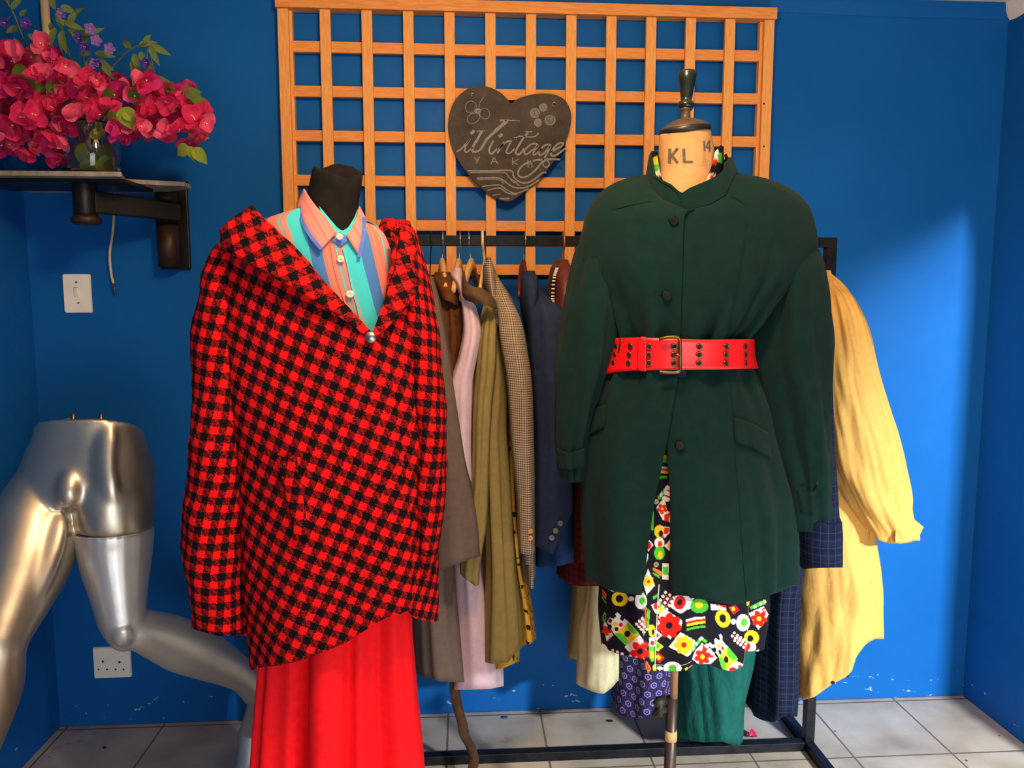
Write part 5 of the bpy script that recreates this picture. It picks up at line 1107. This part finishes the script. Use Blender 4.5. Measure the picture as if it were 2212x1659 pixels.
for p, p2 in ((a_, b_2),): g.tube([a_, mid, b_2], .0135, 12, .011)
o = g.make('cable_trunking', m_cond, base=a_); tag(o, 'straight cream cable trunking rising up the wall behind the flowers', 'trunking')
# ------------------------------------------------------------------ vase
n = NT('clear_glass'); n.b.inputs['Transmission Weight'].default_value = 1.0; n.set((.97, 1, .98, 1), .02, 0); n.b.inputs['IOR'].default_value = 1.45; m_glass = n.m
n = NT('water'); n.b.inputs['Transmission Weight'].default_value = 1.0; n.set((.85, .95, .85, 1), .0, 0); n.b.inputs['IOR'].default_value = 1.33; m_water = n.m
YV_ = 2.385; vc = Vector((P(201, 360, YV_).x, YV_, zs))
t = thing('vase', 'round clear glass vase of cut flowers on the bracket shelf', 'vase', vc)
rv = 52*YV_/F; hv = P(201, 268, YV_).z-zs
o = Geo().lathe(vc, [(rv*.5, .001), (rv*.86, .002), (rv, .016), (rv*1.02, hv*.5), (rv*.96, hv*.86), (rv*.9, hv), (rv*.87, hv), (rv*.93, hv*.85), (rv*.985, hv*.5), (rv*.96, .022), (rv*.8, .012), (rv*.3, .010)], 48).make('glass', m_glass, t)
Geo().lathe(vc, [(rv*.3, .0105), (rv*.78, .0125), (rv*.955, .0225), (rv*.98, hv*.42), (rv*.97, hv*.55), (rv*.3, hv*.55)], 40).make('water', m_water, t)
# ------------------------------------------------------------------ flowers
rf = random.Random(11)
def leafmesh(name, L, w_, m, curl=.25, lobes=0):
    g = Geo(); rows = []
    for j in range(9):
        s_ = j/8; hw = w_/2*math.sin(PI*min(1, s_**.75+.02))**.8*(1 if j < 8 else .02)+.0004
        z_ = -curl*L*s_*s_
        rows.append([Vector((-hw, s_*L, z_+hw*.35)), Vector((0, s_*L, z_)), Vector((hw, s_*L, z_+hw*.35))])
    g.grid(rows); me = bpy.data.meshes.new(name); me.from_pydata([tuple(v) for v in g.v], [], g.f); me.polygons.foreach_set('use_smooth', [True]*len(me.polygons)); me.materials.append(m); return me
def petal(g, az, el_, L, w_, cup, base=Vector((0,0,0))):
    """one papery bract leaning out from the flower axis (+Z)"""
    M = Matrix.Rotation(az, 3, 'Z') @ Matrix.Rotation(el_, 3, 'X'); rows = []
    for j in range(8):
        s_ = j/7; hw = w_/2*math.sin(PI*(s_*.93+.05))**.5*(1.05-.25*s_); y_ = s_*L
        rows.append([base + M @ Vector((k*hw, y_*(1-.04*abs(k)), cup*(k*k*hw*1.1)+cup*.35*L*s_*s_+.0025*math.sin(9*s_+3*k))) for k in (-1,-.6,-.2,.2,.6,1)])
    g.grid(rows)
def tomesh(g, name, mats, fm=None):
    me = bpy.data.meshes.new(name); me.from_pydata([tuple(v) for v in g.v], [], g.f); me.polygons.foreach_set('use_smooth', [True]*len(me.polygons))
    for m in mats: me.materials.append(m)
    if fm: me.polygons.foreach_set('material_index', fm)
    return me
def pet_mat(name, ca, cb, tr=.35):
    n = NT(name); f = n.noise(n.coord(), 60, 4, .6); n.set(n.ramp(f, [(.3, lin(ca)), (.7, lin(cb))]), .6, 0)
    ob = n.n('ShaderNodeBsdfTranslucent'); ob.inputs[0].default_value = lin(cb); mx = n.n('ShaderNodeMixShader'); mx.inputs[0].default_value = tr
    n.l(n.b.outputs[0], mx.inputs[1]); n.l(ob.outputs[0], mx.inputs[2]); n.l(mx.outputs[0], n.out.inputs[0]); return n.m
m_b = [pet_mat('magenta_bract', (198, 30, 100), (228, 62, 132)), pet_mat('crimson_bract', (214, 34, 84), (236, 66, 116)), pet_mat('coral_bract', (236, 76, 110), (248, 112, 148))]
m_lf = [pet_mat('leaf_green', (74, 96, 36), (104, 126, 50), .25), pet_mat('lime_leaf', (138, 156, 50), (168, 184, 72), .3), pet_mat('dull_leaf', (92, 110, 60), (122, 138, 80), .25)]
m_pp = [pet_mat('violet_petal', (76, 44, 140), (104, 70, 170), .25), pet_mat('pale_violet_petal', (132, 92, 170), (158, 118, 190), .25)]
m_st = mat('green_stem', (104, 108, 62), .7, var=.15); m_bs = mat('brown_stem', (120, 104, 76), .75); m_anth = mat('orange_anther', (240, 160, 50), .6); m_wfl = mat('white_flower_tube', (240, 220, 190), .6)
BR = []
for k in range(6):
    g = Geo()
    for q_ in range(3):
        petal(g, 2*PI*q_/3+rf.uniform(-.25,.25), R(rf.uniform(8, 58)), rf.uniform(.036,.046), rf.uniform(.042,.052), rf.uniform(.25,.8))
    n0 = len(g.f)
    if k % 2: g.tube([Vector((0,0,.002)), Vector((.002,.001,.010)), Vector((.002,.003,.015))], [.0012,.0012,.0026], 6); BR.append(tomesh(g, 'bract_flower', [m_b[k % 3], m_wfl], [0]*n0+[1]*(len(g.f)-n0)))
VI = []
for k in range(4):
    g = Geo()
    for q_ in range(5): petal(g, 2*PI*q_/5, R(12+18*(k % 2)), .017, .0165, .2)
    n0 = len(g.f); g.tube([Vector((0,0,.001)), Vector((0,0,.009))], [.0022,.0015], 8); VI.append(tomesh(g, 'violet_flower', [m_pp[k//2], m_anth], [0]*n0+[1]*(len(g.f)-n0)))
LV = [leafmesh('leaf', .05, .034, m_lf[0]), leafmesh('leaf', .058, .04, m_lf[1], .35), leafmesh('leaf', .056, .019, m_lf[2], .3), leafmesh('leaf', .042, .019, m_lf[2], .2)]
def put(name, me, parent, loc, normal, spin, s_=1.0):
    o = bpy.data.objects.new(name, me); COL.objects.link(o); o.parent = parent; qd = Vector(normal).normalized().to_track_quat('Z', 'Y')
    o.rotation_mode = 'QUATERNION'; o.rotation_quaternion = qd @ Matrix.Rotation(spin, 3, 'Z').to_quaternion(); o.location = Vector(loc)-org(parent); o.scale = (s_,)*3; return o
mouth = vc+Vector((0, 0, hv))
poly = [(-40,112),(0,108),(50,112),(100,98),(128,118),(150,140),(166,178),(196,166),(232,166),(262,176),(300,166),(346,184),(372,190),(400,206),(440,214),(440,250),(446,292),(428,312),(408,312),(400,290),(372,292),(340,288),(300,302),(262,296),(250,262),(226,250),(196,246),(172,252),(156,262),(148,330),(130,350),(100,330),(62,330),(30,316),(-40,318)]
def inside(x, y):
    r_ = False; j = len(poly)-1
    for i in range(len(poly)):
        (xi, yi), (xj, yj) = poly[i], poly[j]
        if (yi > y) != (yj > y) and x < (xj-xi)*(y-yi)/(yj-yi)+xi: r_ = not r_
        j = i
    return r_
pts = []
for k in range(6000):
    x, y = rf.uniform(-40, 450), rf.uniform(95, 352)
    if inside(x, y) and all(math.hypot(x-a, y-b) > 17.5 for a, b in pts): pts.append((x, y))
SPR = [(30,150),(70,250),(20,290),(110,160),(120,300),(215,210),(290,215),(310,275),(370,235),(425,265)]
desc = ['at the far left edge above the shelf', 'left of the vase at mid height', 'drooping low at the left edge of the photo', 'rising in front of the cream trunking', 'drooping just left of the glass vase', 'directly above the vase', 'right of the vase behind the lime leaf', 'low on the right side of the vase', 'third from the right tip, below the green leaves', 'forming the drooping right tip of the bouquet']
GF = 'cut flower stems in the vase'
groups = [[] for _ in SPR]
for p in pts:
    groups[min(range(len(SPR)), key=lambda i: math.hypot(p[0]-SPR[i][0], p[1]-SPR[i][1]))].append(p)
def depth(x, y): return YV_-.07+.10*math.sin(x*.05+y*.08)+rf.uniform(-.06,.06)
for (sx, sy), dsc, ps in zip(SPR, desc, groups):
    tp = P(sx, sy, YV_-.03)
    t = thing('bougainvillea_spray', 'pink bougainvillea spray '+dsc, 'flowers', mouth-Vector((0,0,hv*.6)), GF)
    root = vc+Vector((rf.uniform(-.03,.03), rf.uniform(-.03,.03), .02)); m1 = mouth+Vector(((tp.x-mouth.x)*.18, rf.uniform(-.03,.02), .0)); m1.x = min(max(m1.x, mouth.x-.05), mouth.x+.05)
    mid = lerp(m1, tp, .5)+Vector((0,0,.05))
    Geo().tube([Vector(p) for p in spline([root, m1, mid, tp], 6)], .0022, 7).make('stem', m_bs, t)
    for x, y in ps:
        Yd = depth(x, y); p = P(x, y, Yd); nm = Vector((rf.uniform(-.7,.7)+(x-200)/600, -1, rf.uniform(-.7,.6)))
        put('flower', rf.choice(BR), t, p, nm, rf.uniform(0, 6.28), rf.uniform(.8, 1.12))
    for _ in range(4):
        x, y = sx+rf.uniform(-50,50), sy+rf.uniform(-40,40)
        if not inside(x, y): continue
        put('leaf', LV[rf.choice([0,0,1])], t, P(x, y, YV_-.02), (rf.uniform(-1,1), -1, rf.uniform(-.3,1)), rf.uniform(0, 6.28), rf.uniform(.6, 1.0))
def last_spray(i): return [o for o in COL.objects if o.name.startswith('bougainvillea_spray')][i]
def leaf_at(par, x, y, k, ang, s_=1.0, Y=YV_-.14, tilt=0.2):
    """leaf pointing along ang (photo degrees, 0 = right, 90 = up), face to the room"""
    o = bpy.data.objects.new('leaf', LV[k]); COL.objects.link(o); o.parent = par
    M = Matrix.Rotation(R(90-ang), 3, 'Y') @ Matrix.Rotation(R(90)-tilt, 3, 'X'); o.rotation_euler = M.to_euler(); o.location = P(x, y, Y)-org(par); o.scale = (s_,)*3
sp = [o for o in COL.objects if o.name.startswith('bougainvillea_spray')]
for i, x, y, k, a_, s_ in ((6,262,232,1,-70,1.1),(6,262,240,1,-20,.9),(6,258,246,1,200,.9),(5,162,132,1,-100,1.0),(5,168,150,1,-110,1.0),(6,246,210,0,150,.9),(8,376,196,0,150,.8),(8,396,206,0,20,1.0),(8,390,200,0,60,.8),(9,410,212,0,0,.8),(9,410,318,1,200,.9),(9,420,318,1,-60,.9),(9,414,316,1,-95,.7),(7,340,228,0,-10,1.0),(8,330,178,0,10,.9),(1,34,140,0,-60,1.3),(0,40,165,0,-30,1.4),(4,98,190,0,10,1.0),(6,282,190,0,-80,1.0)):
    leaf_at(sp[i], x, y, k, a_, s_)
# leaves pressed inside the glass
for i, (x, y, a_) in enumerate(((200,330,-80),(210,345,-60),(222,318,-90),(192,345,-100),(230,345,-75),(186,320,-110),(214,322,-70),(226,335,-95),(230,310,-100),(206,305,80))):
    o = bpy.data.objects.new('leaf', LV[1 if i % 2 else 0]); COL.objects.link(o); o.parent = sp[5]; o.rotation_euler = (Matrix.Rotation(R(90-a_), 3, 'Y') @ Matrix.Rotation(R(80), 3, 'X')).to_euler(); o.location = P(x, y, YV_-.03)-org(sp[5]); o.scale = (.9,)*3
VT = [('at the far left, beside the trunking', [(150,235),(92,150),(50,80),(30,30),(8,-10)], [(12,50,0),(56,51,0)], [(26,20,60),(40,60,200),(46,36,80),(60,74,-30),(70,84,20),(20,8,120),(34,84,-70),(84,92,-10)]),
      ('standing tallest, right of the trunking', [(185,235),(160,150),(138,80),(120,20),(118,-14)], [(133,30,2),(195,62,2)], [(118,20,100),(122,30,-80),(130,14,-10),(128,46,-10),(140,48,-20),(120,60,-110),(136,66,-100),(150,50,60),(168,30,90),(132,70,-80),(112,50,-120),(156,66,-60)]),
      ('in the middle with drooping violet flowers', [(195,235),(185,170),(180,120),(172,80),(190,60)], [(185,102,1),(172,84,1),(208,88,2),(205,138,2),(215,140,1)], [(165,70,160),(178,74,20),(196,76,40),(205,115,0),(196,116,170),(212,126,-40),(186,96,100),(190,130,-90),(218,132,-60)]),
      ('leaning right above the bougainvillea', [(215,235),(236,160),(262,124),(285,105),(318,92)], [(237,105,2),(318,136,1),(276,198,1),(276,221,0),(336,168,1)], [(300,98,20),(312,92,60),(326,98,-20),(290,116,-80),(302,112,-60),(288,128,-100),(310,126,-60),(284,104,140),(306,150,-80),(296,150,-100),(318,160,-70),(292,166,-90),(324,98,-70)])]
for dsc, st, fl, lv in VT:
    t = thing('violet_flower_spray', 'thin leafy spray of small violet flowers '+dsc, 'flowers', mouth-Vector((0,0,hv*.6)), GF)
    pth = [vc+Vector((rf.uniform(-.02,.02), rf.uniform(-.02,.02), .02))]+[P(x, y, YV_-.01-.02*i) for i, (x, y) in enumerate(st)]
    Geo().tube([Vector(p) for p in spline(pth, 6)], .0019, 7).make('stem', m_st, t)
    for x, y, k in fl:
        put('flower', VI[k if k < 3 else 3], t, P(x, y, YV_-.12), (rf.uniform(-.3,.3), -1, rf.uniform(-.5,.2)), rf.uniform(0, 6.28), .98)
        near = min(st, key=lambda s: math.hypot(s[0]-x, s[1]-y)); Geo().tube([P(x, y, YV_-.115), P((x+near[0])/2, (y+near[1])/2-4, YV_-.09), P(near[0], near[1], YV_-.06)], .0009, 5).make('flower_stalk', m_st, t)
    for x, y, a_ in lv: leaf_at(t, x, y, 2 if rf.random() < .6 else 3, a_, rf.uniform(.75, 1.05), YV_-.08, rf.uniform(-.2, .7))
# fallen petal and grit on the tiles
o = tomesh_o = bpy.data.objects.new('fallen_bract', BR[0]); COL.objects.link(o); o.location = PZ(1621, 1590, .006); o.scale = (.55, .55, .55); o.rotation_euler = (.2, .3, .4)
tag(o, 'small magenta bougainvillea bract fallen on the tiles by the rack', 'petal')
for px, py, lab, s_ in ((1318,1557,'dark crumb of dirt on the tile between the purple skirt and the wall',.011),(1090,1549,'blue paint flake on the tiles against the back wall',.012),(226,1615,'round dark crumb of dirt on the tiles in front of the silver foot',.006)):
    c = PZ(px, py, .003); g = Geo().ball(c, s_, s_*.6, .003, 6)
    for v_ in g.v: v_ += Vector((noise.noise(v_*300), noise.noise(v_*300+Vector((9,0,0))), 0))*.004
    o = g.make('dirt_crumb', m_dark if 'dark' in lab else m_wall, base=c); tag(o, lab, 'dirt')
